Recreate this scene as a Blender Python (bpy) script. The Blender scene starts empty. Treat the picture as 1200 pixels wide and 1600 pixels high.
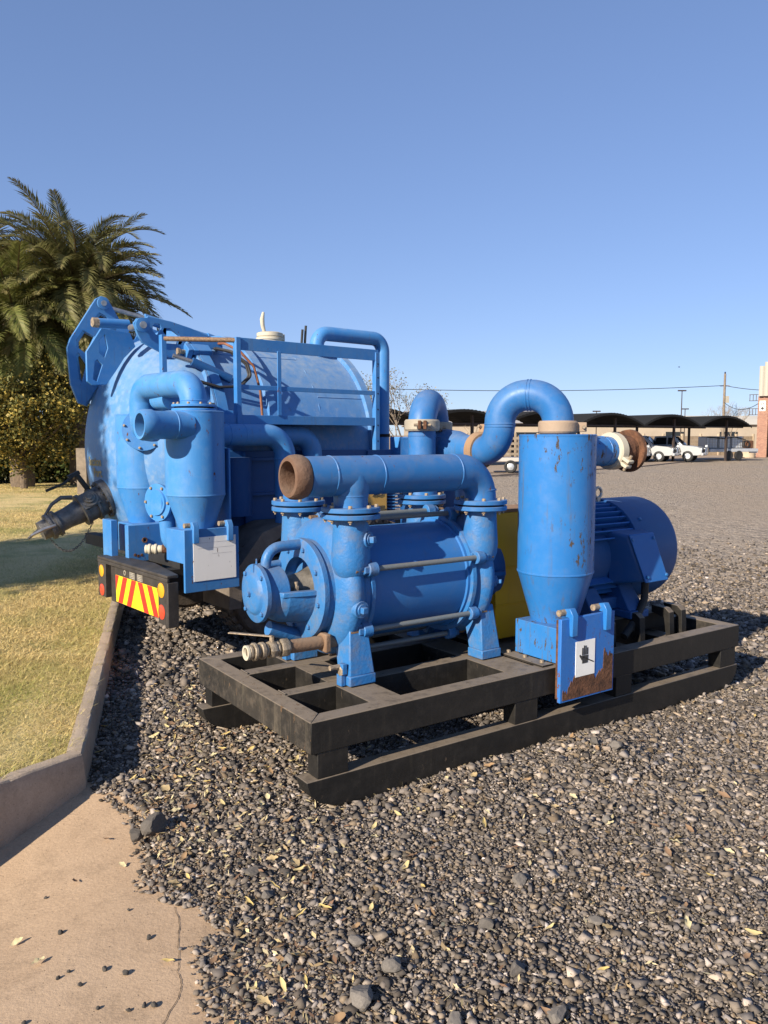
import bpy, bmesh, math, random
import numpy as np
from mathutils import Vector, Matrix, Euler
from mathutils.geometry import tessellate_polygon
R = math.radians
scene = bpy.context.scene
C = scene.collection
# ------------------------------------------------------------------ camera, sky, sun, exposure
cam_d = bpy.data.cameras.new("camera"); cam = bpy.data.objects.new("camera", cam_d); C.objects.link(cam)
cam.location = (0, 0, 1.6); cam.rotation_euler = (R(90 - 5.193), 0, 0)
cam_d.sensor_fit = 'VERTICAL'; cam_d.sensor_height = 24; cam_d.lens = 18.875
cam_d.clip_start = .05; cam_d.clip_end = 4000
scene.camera = cam
SUN_AZ, SUN_EL = 221.0, 26.8           # compass style: clockwise from +Y
world = bpy.data.worlds.new("World"); scene.world = world; world.use_nodes = True
wn = world.node_tree; wn.nodes.clear()
wo = wn.nodes.new('ShaderNodeOutputWorld'); wb = wn.nodes.new('ShaderNodeBackground'); ws = wn.nodes.new('ShaderNodeTexSky')
ws.sky_type = 'NISHITA'; ws.sun_disc = False; ws.sun_elevation = R(SUN_EL); ws.sun_rotation = R(SUN_AZ)
ws.altitude = 1300; ws.air_density = 1.0; ws.dust_density = .12; ws.ozone_density = 3.2
wb.inputs['Strength'].default_value = .117
wg = wn.nodes.new('ShaderNodeGamma'); wg.inputs[1].default_value = .62; wt = wn.nodes.new('ShaderNodeMix'); wt.data_type = 'RGBA'; wt.blend_type = 'MULTIPLY'; wt.inputs[0].default_value = 1; wt.inputs[7].default_value = (.87, .99, 1.32, 1)
wn.links.new(ws.outputs[0], wg.inputs[0]); wn.links.new(wg.outputs[0], wt.inputs[6]); wn.links.new(wt.outputs[2], wb.inputs[0]); wn.links.new(wb.outputs[0], wo.inputs[0])
sun_d = bpy.data.lights.new("sun", 'SUN'); sun = bpy.data.objects.new("sun", sun_d); C.objects.link(sun)
sun_d.energy = 5.0; sun_d.angle = R(.53); sun_d.color = (1.0, .89, .73)
_a, _e = R(SUN_AZ), R(SUN_EL)
_to = Vector((math.sin(_a) * math.cos(_e), math.cos(_a) * math.cos(_e), math.sin(_e)))
sun.rotation_euler = _to.to_track_quat('Z', 'Y').to_euler(); sun.location = _to * 50
scene.view_settings.view_transform = 'Standard'; scene.view_settings.look = 'None'
scene.view_settings.exposure = .85; scene.view_settings.gamma = 1; scene.view_settings.use_curve_mapping = False
scene.render.engine = 'CYCLES'
G = -0.04                               # level of the gravel

# ------------------------------------------------------------------ helpers
class MB:
    def __init__(s): s.v = []; s.f = []
    def add(s, vs, fs):
        o = len(s.v); s.v += [tuple(p) for p in vs]; s.f += [tuple(i + o for i in f) for f in fs]; return s
    def box(s, x0, x1, y0, y1, z0, z1):
        return s.frustum((x0, x1, y0, y1, z0), (x0, x1, y0, y1, z1))
    def frustum(s, b, t):
        v = [(b[0], b[2], b[4]), (b[1], b[2], b[4]), (b[1], b[3], b[4]), (b[0], b[3], b[4]),
             (t[0], t[2], t[4]), (t[1], t[2], t[4]), (t[1], t[3], t[4]), (t[0], t[3], t[4])]
        return s.add(v, [(3, 2, 1, 0), (4, 5, 6, 7), (0, 1, 5, 4), (1, 2, 6, 5), (2, 3, 7, 6), (3, 0, 4, 7)])
    def obox(s, c, d, up, L, w, h):     # oriented box: c centre, d along L
        d = Vector(d).normalized(); up = Vector(up); sd = d.cross(up).normalized(); up = sd.cross(d).normalized(); c = Vector(c)
        v = [c + d * (a * L / 2) + sd * (b * w / 2) + up * (e * h / 2) for e in (-1, 1) for a, b in ((-1, -1), (1, -1), (1, 1), (-1, 1))]
        return s.add(v, [(0, 1, 2, 3), (7, 6, 5, 4), (4, 5, 1, 0), (5, 6, 2, 1), (6, 7, 3, 2), (7, 4, 0, 3)])
    def lathe(s, o, ax, prof, seg=32, a0=0, a1=360, ref=None):
        o = Vector(o); ax = Vector(ax).normalized()
        r = Vector(ref) if ref else (Vector((0, 0, 1)) if abs(ax.z) < .9 else Vector((1, 0, 0)))
        e1 = (r - ax * r.dot(ax)).normalized(); e2 = ax.cross(e1)
        full = abs(a1 - a0) >= 359.9; n = seg if full else seg + 1
        vs = []; fs = []
        for t, rad in prof:
            for k in range(n):
                a = R(a0 + (a1 - a0) * k / seg); vs.append(o + ax * t + e1 * (rad * math.cos(a)) + e2 * (rad * math.sin(a)))
        for i in range(len(prof) - 1):
            for k in range(seg):
                k2 = (k + 1) % n; fs.append((i * n + k, i * n + k2, (i + 1) * n + k2, (i + 1) * n + k))
        if full:
            if prof[0][1] > 1e-6: fs.append(tuple(reversed(range(n))))
            if prof[-1][1] > 1e-6: fs.append(tuple(range((len(prof) - 1) * n, len(prof) * n)))
        return s.add(vs, fs)
    def cyl(s, p0, p1, r0, r1=None, seg=20):
        p0 = Vector(p0); d = Vector(p1) - p0
        return s.lathe(p0, d, [(0, r0), (d.length, r0 if r1 is None else r1)], seg)
    def ring(s, o, ax, t0, t1, ri, ro, seg=32):      # hollow disc
        return s.lathe2(o, ax, [(t0, ri), (t0, ro), (t1, ro), (t1, ri), (t0, ri)], seg)
    def lathe2(s, o, ax, prof, seg=32):             # closed profile, no caps
        a = [p for p in prof]; k = len(s.f); s.lathe(o, ax, a, seg)
        s.f = [f for i, f in enumerate(s.f) if i < k or len(f) == 4]
        return s
    def tube(s, pts, r, seg=24, cap=True):
        pts = [Vector(p) for p in pts]; n = len(pts); rs = r if isinstance(r, (list, tuple)) else [r] * n
        tan = [(pts[min(i + 1, n - 1)] - pts[max(i - 1, 0)]).normalized() for i in range(n)]
        e = Vector((0, 0, 1)) if abs(tan[0].z) < .9 else Vector((1, 0, 0))
        e = (e - tan[0] * e.dot(tan[0])).normalized(); vs = []; fs = []
        for i in range(n):
            e = (e - tan[i] * e.dot(tan[i])).normalized(); b = tan[i].cross(e)
            for k in range(seg):
                a = 2 * math.pi * k / seg; vs.append(pts[i] + (e * math.cos(a) + b * math.sin(a)) * rs[i])
        for i in range(n - 1):
            for k in range(seg):
                k2 = (k + 1) % seg; fs.append((i * seg + k, i * seg + k2, (i + 1) * seg + k2, (i + 1) * seg + k))
        if cap: fs += [tuple(reversed(range(seg))), tuple(range((n - 1) * seg, n * seg))]
        return s.add(vs, fs)
    def prism(s, polys, off):           # polys: [outline, hole, ...] of 3-D points; off: thickness vector
        off = Vector(off); polys = [[Vector(p) for p in q] for q in polys]
        flat = [p for q in polys for p in q]; tr = tessellate_polygon(polys); n = len(flat)
        nrm = Vector((0, 0, 0))
        q = polys[0]
        for i in range(len(q)): nrm += q[i].cross(q[(i + 1) % len(q)])
        vs = flat + [p + off for p in flat]; fs = []
        for t in tr:
            tn = (flat[t[1]] - flat[t[0]]).cross(flat[t[2]] - flat[t[0]])
            if tn.dot(off) > 0: t = (t[2], t[1], t[0])
            fs.append(tuple(t)); fs.append(tuple(i + n for i in reversed(t)))
        b = 0
        for q in polys:
            m = len(q)
            for i in range(m):
                j = (i + 1) % m; fs.append((b + i, b + j, b + j + n, b + i + n))
            b += m
        return s.add(vs, fs)
    def mesh(s, name, m, smooth=35, fix=True):
        me = bpy.data.meshes.new(name); me.from_pydata(s.v, [], s.f)
        if fix:
            bm = bmesh.new(); bm.from_mesh(me); bmesh.ops.recalc_face_normals(bm, faces=bm.faces); bm.to_mesh(me); bm.free()
        if smooth:
            me.polygons.foreach_set('use_smooth', [True] * len(me.polygons)); me.set_sharp_from_angle(angle=R(smooth))
        if m: me.materials.append(m)
        me.update(); return me
    def build(s, name, m, parent=None, smooth=35, bevel=0, label=None):
        o = bpy.data.objects.new(name, s.mesh(name, m, smooth)); C.objects.link(o)
        if parent: o.parent = parent
        if bevel:
            b = o.modifiers.new('bevel', 'BEVEL'); b.width = bevel; b.segments = 2; b.limit_method = 'ANGLE'; b.angle_limit = R(40)
            b.harden_normals = False
        if label: o['label'] = label
        return o
def inst(name, me, parent, loc=(0, 0, 0), rot=(0, 0, 0), scl=(1, 1, 1)):
    o = bpy.data.objects.new(name, me); C.objects.link(o); o.parent = parent
    o.location = loc; o.rotation_euler = rot; o.scale = scl; return o
def empty(name, loc, rz=0):
    o = bpy.data.objects.new(name, None); C.objects.link(o); o.location = loc; o.rotation_euler = (0, 0, rz)
    o.empty_display_size = .2; return o
def tag(o, label, cat, group=None):
    o['label'] = label; o['category'] = cat
    if group: o['group'] = group
    return o
def kind(o, k): o['kind'] = k; return o
def bend(pts, rad, n=9):                # polyline with rounded corners
    pts = [Vector(p) for p in pts]; out = [pts[0]]
    rads = rad if isinstance(rad, (list, tuple)) else [rad] * (len(pts) - 2)
    for i in range(1, len(pts) - 1):
        a = (pts[i - 1] - pts[i]).normalized(); b = (pts[i + 1] - pts[i]).normalized()
        th = math.pi - a.angle(b); t = rads[i - 1] * math.tan(th / 2); p0 = pts[i] + a * t; p1 = pts[i] + b * t
        c = pts[i] + (a + b).normalized() * (rads[i - 1] / math.cos(th / 2))
        for k in range(n + 1):
            u = (p0 - c).normalized().slerp((p1 - c).normalized(), k / n) if th > .01 else (p0 - c).normalized()
            out.append(c + u * rads[i - 1])
    out.append(pts[-1]); return out

# ------------------------------------------------------------------ materials
def newmat(name):
    m = bpy.data.materials.new(name); m.use_nodes = True; nt = m.node_tree; nt.nodes.clear()
    out = nt.nodes.new('ShaderNodeOutputMaterial'); b = nt.nodes.new('ShaderNodeBsdfPrincipled'); nt.links.new(b.outputs[0], out.inputs[0])
    return m, nt, b
def nd(nt, t, ins=None, **pr):
    n = nt.nodes.new(t)
    for k, v in pr.items(): setattr(n, k, v)
    for k, v in (ins or {}).items():
        if hasattr(v, 'is_output'): nt.links.new(v, n.inputs[k])
        else: n.inputs[k].default_value = v
    return n
def c4(c): return (c[0], c[1], c[2], 1)
def mix(nt, f, a, b):
    n = nt.nodes.new('ShaderNodeMix'); n.data_type = 'RGBA'
    for i, v in ((0, f), (6, a), (7, b)):
        if hasattr(v, 'is_output'): nt.links.new(v, n.inputs[i])
        else: n.inputs[i].default_value = v if i == 0 else c4(v)
    return n.outputs[2]
def ramp(nt, fac, lo, hi):
    return nd(nt, 'ShaderNodeMapRange', {0: fac, 1: lo, 2: hi, 3: 0.0, 4: 1.0}).outputs[0]
def mul(nt, a, b): return nd(nt, 'ShaderNodeMath', {0: a, 1: b}, operation='MULTIPLY').outputs[0]
def mx(nt, a, b): return nd(nt, 'ShaderNodeMath', {0: a, 1: b}, operation='MAXIMUM').outputs[0]
def noise(nt, vec, scale, detail=4, rough=.55, sc=None):
    if sc: vec = nd(nt, 'ShaderNodeMapping', {'Vector': vec, 'Scale': sc}).outputs[0]
    return nd(nt, 'ShaderNodeTexNoise', {'Vector': vec, 'Scale': scale, 'Detail': detail, 'Roughness': rough}).outputs[0]
def paint(name, col, fade, rust=.0, dust=.0, rough=.4, streak=.0, chips=.0, bump=.15, bscale=60, fadeamt=.6, metal=0, dustcol=(.30, .26, .21), rustcol=(.16, .065, .03), coat=0, spec=.36, mottle=.5, dlo=.25, stcol=(.10, .085, .06)):
    m, nt, b = newmat(name); tc = nd(nt, 'ShaderNodeTexCoord').outputs['Object']
    n1 = noise(nt, tc, 2.3, 5, .6); n2 = noise(nt, tc, 14, 6, .65)
    col_ = mix(nt, mul(nt, ramp(nt, n1, .35, .7), fadeamt), col, fade)
    rg = rough
    if streak:
        s = noise(nt, tc, 1, 5, .6, (34, 34, 2.2)); ms = mul(nt, ramp(nt, s, .56, .74), mul(nt, ramp(nt, n1, .40, .62), streak))
        col_ = mix(nt, ms, col_, stcol)
    if dust:
        nz = nd(nt, 'ShaderNodeSeparateXYZ', {0: nd(nt, 'ShaderNodeNewGeometry').outputs['Normal']}).outputs[2]
        d = mul(nt, mul(nt, ramp(nt, nz, .25, .95), ramp(nt, n2, dlo, dlo + .45)), dust)
        d2 = mul(nt, ramp(nt, n2, .47, .74), dust * mottle)
        col_ = mix(nt, mx(nt, d, d2), col_, dustcol)
    if chips or rust:
        n3 = noise(nt, tc, 30, 6, .7, (1, 1, .4)); n4 = noise(nt, tc, 1.7, 3, .5); n5 = noise(nt, tc, 9, 7, .7)
        mk = None
        if chips: mk = mul(nt, ramp(nt, n3, .665 - .1 * chips, .69 - .1 * chips), ramp(nt, n4, .42, .5))
        if rust:
            k = mul(nt, ramp(nt, n5, .66 - .22 * rust, .70 - .2 * rust), 1.0); mk = mx(nt, mk, k) if mk else k
        rc = mix(nt, n2, rustcol, (rustcol[0] * .45, rustcol[1] * .45, rustcol[2] * .5)); col_ = mix(nt, mk, col_, rc)
        rg = nd(nt, 'ShaderNodeMapRange', {0: mk, 1: 0.0, 2: 1.0, 3: rough, 4: .85}).outputs[0]
    nt.links.new(col_, b.inputs['Base Color'])
    r2 = nd(nt, 'ShaderNodeMath', {0: rg, 1: mul(nt, ramp(nt, n2, .3, .75), .22)}, operation='ADD').outputs[0]
    nt.links.new(r2, b.inputs['Roughness']); b.inputs['Metallic'].default_value = metal
    b.inputs['Specular IOR Level'].default_value = spec
    if coat: b.inputs['Coat Weight'].default_value = coat; b.inputs['Coat Roughness'].default_value = .15
    if bump:
        nb = noise(nt, tc, bscale, 4, .6)
        nt.links.new(nd(nt, 'ShaderNodeBump', {'Height': nb, 'Strength': bump, 'Distance': .01}).outputs[0], b.inputs['Normal'])
    return m
def plain(name, col, rough=.6, metal=0, var=.25, scale=12, bump=0, bscale=80, emit=None):
    m, nt, b = newmat(name); tc = nd(nt, 'ShaderNodeTexCoord').outputs['Object']
    n = noise(nt, tc, scale, 5, .6); d = tuple(c * (1 - var) for c in col); l = tuple(min(1, c * (1 + var)) for c in col)
    nt.links.new(mix(nt, ramp(nt, n, .3, .7), d, l), b.inputs['Base Color']); b.inputs['Roughness'].default_value = rough; b.inputs['Metallic'].default_value = metal
    if bump:
        nt.links.new(nd(nt, 'ShaderNodeBump', {'Height': noise(nt, tc, bscale, 5, .65), 'Strength': bump, 'Distance': .02}).outputs[0], b.inputs['Normal'])
    return m
BLUE = (.017, .125, .36); BLUE2 = (.035, .155, .38)
M = {}
M['skid'] = paint('skid_blue_paint', BLUE, BLUE2, rust=.0, dust=.25, rough=.30, streak=.35, chips=.42, bump=.05, bscale=30)
M['pipe'] = paint('pipe_blue_paint', (.016, .122, .35), (.04, .155, .36), mottle=.4, dust=.34, rough=.38, streak=.4, chips=.12, bump=.06, bscale=40)
M['sep'] = paint('separator_blue_paint', (.017, .14, .41), (.035, .17, .42), mottle=.3, dust=.2, rough=.26, streak=.95, chips=.85, bump=.05, bscale=18, rustcol=(.085, .065, .048))
M['cast'] = paint('cast_blue_paint', (.021, .138, .375), (.055, .17, .345), mottle=.9, dlo=.2, dust=.60, rough=.40, streak=.25, chips=.12, bump=.30, bscale=55, dustcol=(.17, .155, .135))
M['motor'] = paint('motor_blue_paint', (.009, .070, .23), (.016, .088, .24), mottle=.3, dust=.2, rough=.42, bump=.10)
M['trail'] = paint('trailer_blue_paint', (.026, .16, .44), (.065, .205, .44), dust=.40, mottle=.35, rough=.40, streak=.4, chips=.25, bump=.08, bscale=25, fadeamt=.9, dustcol=(.24, .30, .36))
M['frame'] = paint('black_frame_paint', (.009, .0085, .008), (.020, .017, .014), dust=.95, mottle=.06, dlo=.05, rough=.5, streak=.22, chips=.25, bump=.12, bscale=45, dustcol=(.185, .15, .115), rustcol=(.09, .065, .042))
M['frame_end'] = paint('worn_frame_paint', (.014, .0125, .011), (.045, .038, .03), dust=.95, mottle=.3, dlo=.05, rough=.6, streak=1.0, chips=.6, bump=.15, bscale=45, dustcol=(.20, .16, .12), rustcol=(.14, .085, .045))
M['rustplate'] = paint('peeling_blue_plate', (.022, .135, .47), BLUE2, rust=.0, dust=.1, rough=.4, streak=.6, chips=.7, bump=.12)
M['rust'] = plain('rusty_steel', (.105, .046, .023), .9, 0, .6, 22, .5, 60)
M['brown'] = paint('rusted_pipe_end', (.105, .055, .034), (.19, .125, .09), dust=.3, rough=.75, bump=.5, bscale=50)
M['zinc'] = paint('galvanised_clamp', (.36, .33, .27), (.30, .24, .17), rust=.25, rough=.5, metal=.2, bump=.2)
M['cream'] = paint('cream_clamp', (.50, .46, .36), (.42, .37, .28), rough=.5, bump=.1, dust=.2)
M['bolt'] = plain('bolt_steel', (.30, .235, .165), .55, .3, .5, 60, .2)
M['steel'] = plain('bare_steel', (.42, .40, .37), .35, .8, .25, 20)
M['brass'] = plain('aged_brass', (.27, .22, .16), .5, .35, .4, 40, .3)
M['valve'] = plain('grey_valve_metal', (.13, .125, .12), .5, .5, .35, 18, .3)
M['yellow'] = paint('yellow_guard_paint', (.62, .35, .006), (.54, .30, .008), dust=.10, rough=.4, streak=.35, bump=.05)
M['orange'] = plain('ochre_enclosure_paint', (.58, .34, .08), .5, 0, .12, 3)
M['white'] = paint('white_plate_paint', (.90, .87, .82), (.86, .82, .75), rough=.5, streak=.15, chips=.1, bump=.05)
M['paper'] = plain('weathered_sticker', (.80, .79, .75), .6, 0, .06, 8)
M['ink'] = plain('black_print', (.035, .035, .035), .7, 0, .5, 60)
M['black'] = plain('black_rubber', (.018, .018, .018), .7, 0, .3, 20, .2)
M['dark'] = plain('dark_gasket', (.008, .008, .009), .9, 0, .2)
M['tyre'] = plain('dusty_tyre', (.085, .066, .05), .9, 0, .45, 14, .4)
M['chassis'] = plain('black_chassis', (.016, .016, .017), .6, 0, .4, 10, .1)
M['bump'] = plain('bumper_plastic', (.035, .030, .027), .6, 0, .45, 9, .2)
M['mud'] = plain('dusty_mudguard', (.16, .13, .105), .8, 0, .3, 7, .2)
M['chev_y'] = plain('reflective_yellow', (.78, .56, .02), .35, 0, .08)
M['chev_r'] = plain('reflective_red', (.62, .03, .02), .35, 0, .08)
M['amber'] = plain('amber_lens', (.65, .30, .02), .25, 0, .08)
M['red'] = plain('red_lens', (.55, .06, .03), .25, 0, .08)
M['letter'] = plain('grey_emblem', (.36, .33, .28), .5, .2, .3, 40)
M['faded_txt'] = plain('faded_yellow_lettering', (.30, .26, .13), .7, 0, .4, 60)
M['hose'] = plain('black_hose', (.022, .02, .019), .55, 0, .3, 20)
M['hose_r'] = plain('brown_hose', (.20, .075, .035), .6, 0, .3, 20)
# ------------------------------------------------------------------ ground, lawn, kerb, pavement
def heap(x, y):                          # gentle unevenness of the gravel
    h = .008 * math.sin(x * 2.1 + 1.3) * math.sin(y * 1.7) + .006 * math.sin(x * 5.3 + y * 3.1)
    for cx, cy, s, a in ((1.13, 3.95, .17, .085), (.95, 3.75, .35, .018), (.2, 3.05, .5, .012)):
        h += a * math.exp(-((x - cx) ** 2 + (y - cy) ** 2) / (2 * s * s))
    return h
# outline where the gravel ends on the concrete (near the camera) and on the kerb
APRON = [(-1.37, 3.74), (-1.24, 3.60), (-1.10, 3.47), (-1.02, 3.30), (-.93, 3.12), (-.90, 2.95), (-.84, 2.84), (-.73, 2.76), (-.60, 2.70),
         (-.53, 2.58), (-.58, 2.48), (-.55, 2.38), (-.50, 2.30), (-.47, 2.15), (-.40, 1.9), (-.30, 1.5), (-.2, .6), (-.2, -3)]
KERB = [(-3.63, -.39), (-1.64, 3.32), (-1.434, 3.704), (-1.807, 5.053), (-2.429, 7.297), (-3.45, 11.0), (-4.4, 14.5), (-6.0, 20.5)]
def kx(y):                               # x of the kerb's outer face at depth y
    for (a, b), (c, d) in zip(KERB, KERB[1:]):
        if b <= y <= d: return a + (c - a) * (y - b) / (d - b)
    return KERB[-1][0] - .27 * (y - KERB[-1][1]) if y > 5 else KERB[0][0]
def ax(y):
    for (a, b), (c, d) in zip(APRON, APRON[1:]):
        if d <= y <= b: return a + (c - a) * (y - b) / (d - b)
    return None
def gravel_mat():
    m, nt, b = newmat('gravel_ground'); tc = nd(nt, 'ShaderNodeTexCoord').outputs['Object']
    big = noise(nt, tc, .12, 5, .6); v = nd(nt, 'ShaderNodeTexVoronoi', {'Vector': tc, 'Scale': 30.0}); v2 = nd(nt, 'ShaderNodeTexVoronoi', {'Vector': tc, 'Scale': 7.0})
    f = noise(nt, tc, 9, 6, .7)
    stone = mix(nt, nd(nt, 'ShaderNodeSeparateColor', {0: v.outputs['Color']}).outputs[0], (.13, .11, .09), (.50, .41, .32))
    s2 = mix(nt, nd(nt, 'ShaderNodeSeparateColor', {0: v2.outputs['Color']}).outputs[1], (.17, .15, .13), (.50, .42, .34))
    col = mix(nt, .35, stone, s2)
    earth = mix(nt, f, (.26, .205, .15), (.44, .35, .26))
    tr = noise(nt, tc, .35, 5, .6, (1, .16, 1)); col = mix(nt, mul(nt, ramp(nt, tr, .5, .68), .55), col, earth); col = mix(nt, mul(nt, ramp(nt, big, .40, .66), .8), col, earth)
    nt.links.new(col, b.inputs['Base Color']); b.inputs['Roughness'].default_value = .95; b.inputs['Specular IOR Level'].default_value = .15
    h = nd(nt, 'ShaderNodeMath', {0: v.outputs['Distance'], 1: mul(nt, v2.outputs['Distance'], 1.6)}, operation='ADD').outputs[0]
    bp_ = nd(nt, 'ShaderNodeBump', {'Height': h, 'Strength': .75, 'Distance': .05}, invert=True)
    nt.links.new(bp_.outputs[0], b.inputs['Normal']); return m
M['gravel'] = gravel_mat()
def build_ground():
    mb = MB(); xs = [-700, -300, -120, -60, -30, -15, -8] + [-5 + .25 * i for i in range(61)] + [12, 16, 24, 40, 70, 120, 300, 700]
    ys = [-60, -20, -6, -2] + [.25 * i for i in range(1, 61)] + [17, 20, 25, 32, 42, 60, 90, 140, 260, 600, 1500]
    vs = []; fs = []; nx = len(xs)
    for y in ys:
        for x in xs:
            z = G - .012 + (heap(x, y) if -5 < x < 10 and .2 < y < 15 else 0)
            a = ax(y)
            if a is not None and x < a + .05 and y < 3.9: z = -.35
            if x < kx(y) + .02 and y < 21: z = -.35
            elif x < -6 and y >= 21: z = -.35
            vs.append((x, y, z))
    for j in range(len(ys) - 1):
        for i in range(nx - 1): fs.append((j * nx + i, j * nx + i + 1, (j + 1) * nx + i + 1, (j + 1) * nx + i))
    mb.add(vs, fs); kind(mb.build('gravel_ground', M['gravel'], smooth=60), 'structure')
build_ground()
def lawn_mat():
    m, nt, b = newmat('lawn_soil'); tc = nd(nt, 'ShaderNodeTexCoord').outputs['Object']
    n1 = noise(nt, tc, 1.1, 5, .6); n2 = noise(nt, tc, 45, 4, .7)
    straw = mix(nt, n2, (.46, .34, .14), (.74, .58, .28)); green = mix(nt, n2, (.16, .17, .045), (.36, .34, .11))
    nt.links.new(mix(nt, ramp(nt, n1, .46, .68), straw, green), b.inputs['Base Color']); b.inputs['Roughness'].default_value = .95
    nt.links.new(nd(nt, 'ShaderNodeBump', {'Height': n2, 'Strength': .8, 'Distance': .03}).outputs[0], b.inputs['Normal']); return m
M['lawn'] = lawn_mat()
LZ = .098
def lz(y): return .025 * max(0, min(1, (3.704 - y) / .384))
def build_lawn():
    mb = MB(); ys = [-.4, .5, 1.5, 2.4, 3.0, 3.37, 3.55, 3.70] + [4 + .5 * i for i in range(34)] + [23, 27, 35, 60, 120]
    vs = []; fs = []
    for y in ys:
        x1 = (kx(y) if y <= 20.5 else -6.0) - .045
        for k in range(7): vs.append((x1 - (0, .3, 1, 3, 8, 25, 120)[k], y, LZ + lz(y) + (.012 * math.sin(x1 * 3 + k * 2 + y * 1.3) if 0 < k < 4 else 0)))
    for j in range(len(ys) - 1):
        for k in range(6): fs.append((j * 7 + k, (j + 1) * 7 + k, (j + 1) * 7 + k + 1, j * 7 + k + 1))
    mb.add(vs, fs); kind(mb.build('lawn', M['lawn']), 'structure')
build_lawn()
def concrete(name, a, c, sc=1.0):
    m, nt, b = newmat(name); tc = nd(nt, 'ShaderNodeTexCoord').outputs['Object']
    n1 = noise(nt, tc, 1.6 * sc, 6, .62); n2 = noise(nt, tc, 70 * sc, 4, .7); n3 = noise(nt, tc, 7 * sc, 6, .7)
    col = mix(nt, ramp(nt, n1, .3, .7), a, c); col = mix(nt, mul(nt, ramp(nt, n3, .48, .72), .6), col, tuple(x * .6 for x in a)); col = mix(nt, mul(nt, ramp(nt, noise(nt, tc, 3.1 * sc, 7, .7), .52, .66), .4), col, tuple(x * .62 for x in c))
    vo = nd(nt, 'ShaderNodeTexVoronoi', {'Vector': tc, 'Scale': 55.0 * sc}); pit = mul(nt, ramp(nt, vo.outputs['Distance'], .16, .10), ramp(nt, nd(nt, 'ShaderNodeSeparateColor', {0: vo.outputs['Color']}).outputs[0], .72, .75))
    col = mix(nt, mul(nt, pit, .8), col, tuple(x * .25 for x in a)); col = mix(nt, mul(nt, ramp(nt, n2, .35, .75), .3), col, tuple(min(1, x * 1.4) for x in c))
    n6 = noise(nt, tc, 120 * sc, 3, .7); col = mix(nt, mul(nt, ramp(nt, n6, .55, .75), .45), col, tuple(x * .5 for x in a)); col = mix(nt, mul(nt, ramp(nt, n6, .42, .25), .35), col, tuple(min(1, x * 1.5) for x in c))
    nt.links.new(col, b.inputs['Base Color']); b.inputs['Roughness'].default_value = .9; b.inputs['Specular IOR Level'].default_value = .25
    hh = nd(nt, 'ShaderNodeMath', {0: n2, 1: mul(nt, pit, 2.0)}, operation='SUBTRACT').outputs[0]
    nt.links.new(nd(nt, 'ShaderNodeBump', {'Height': hh, 'Strength': .35, 'Distance': .008}).outputs[0], b.inputs['Normal']); return m
M['apron'] = concrete('apron_concrete', (.34, .235, .15), (.45, .325, .215)); M['kerb'] = concrete('kerb_concrete', (.28, .22, .165), (.39, .31, .235), 1.3)
M['crack'] = plain('crack_dirt', (.075, .055, .038), .95)
def build_apron():
    mb = MB(); vs = []; fs = []; n = 24; ys = [-2, 0, 1, 1.6] + [1.8 + .1 * i for i in range(21)]
    for y in ys:
        xl = kx(y) - .05 if y > -.3 else -4.4
        xr = (ax(y) if ax(y) is not None else -1.37) + .45
        for k in range(n + 1):
            x = xl + (xr - xl) * k / n
            t = -(x + 1.37) * .86 + (3.74 - y) * -.51            # distance outwards from the kerb line
            near = max(0, 3.74 - y)
            z = -.050 - .115 * min(2.0, near / .55) * max(0, 1 - max(0, x - kx(y)) / 1.1) if x < -.2 else -.050
            vs.append((x, y, z))
    for j in range(len(ys) - 1):
        for k in range(n): fs.append((j * (n + 1) + k, j * (n + 1) + k + 1, (j + 1) * (n + 1) + k + 1, (j + 1) * (n + 1) + k))
    mb.add(vs, fs); o = kind(mb.build('pavement', M['apron'], smooth=60), 'structure')
    def crack(pts, w):
        c = MB(); vs = []; fs = []
        P = []
        rnd = random.Random(len(pts))
        for (a, b), (c_, d) in zip(pts, pts[1:]):
            for k in range(5): P.append((a + (c_ - a) * k / 5 + rnd.uniform(-.003, .003), b + (d - b) * k / 5 + rnd.uniform(-.003, .003)))
        P.append(pts[-1])
        for i, (x, y) in enumerate(P):
            ww = w * rnd.uniform(.4, 1.2)
            for s in (-1, 1): vs.append((x + s * ww, y, apron_z(x, y) + .0025))
        for i in range(len(P) - 1): fs.append((2 * i, 2 * i + 1, 2 * i + 3, 2 * i + 2))
        c.add(vs, fs); c.build('crack', M['crack'], o)
    crack([(-.74, 2.71), (-.70, 2.62), (-.68, 2.52), (-.65, 2.42), (-.64, 2.36), (-.61, 2.3), (-.61, 2.24), (-.63, 2.1), (-.62, 1.95)], .0014)
    return o
def apron_z(x, y):
    near = max(0, 3.74 - y); return -.050 - .115 * min(2.0, near / .55) * max(0, 1 - max(0, x - kx(y)) / 1.1) if x < -.2 else -.050
build_apron()
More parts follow.
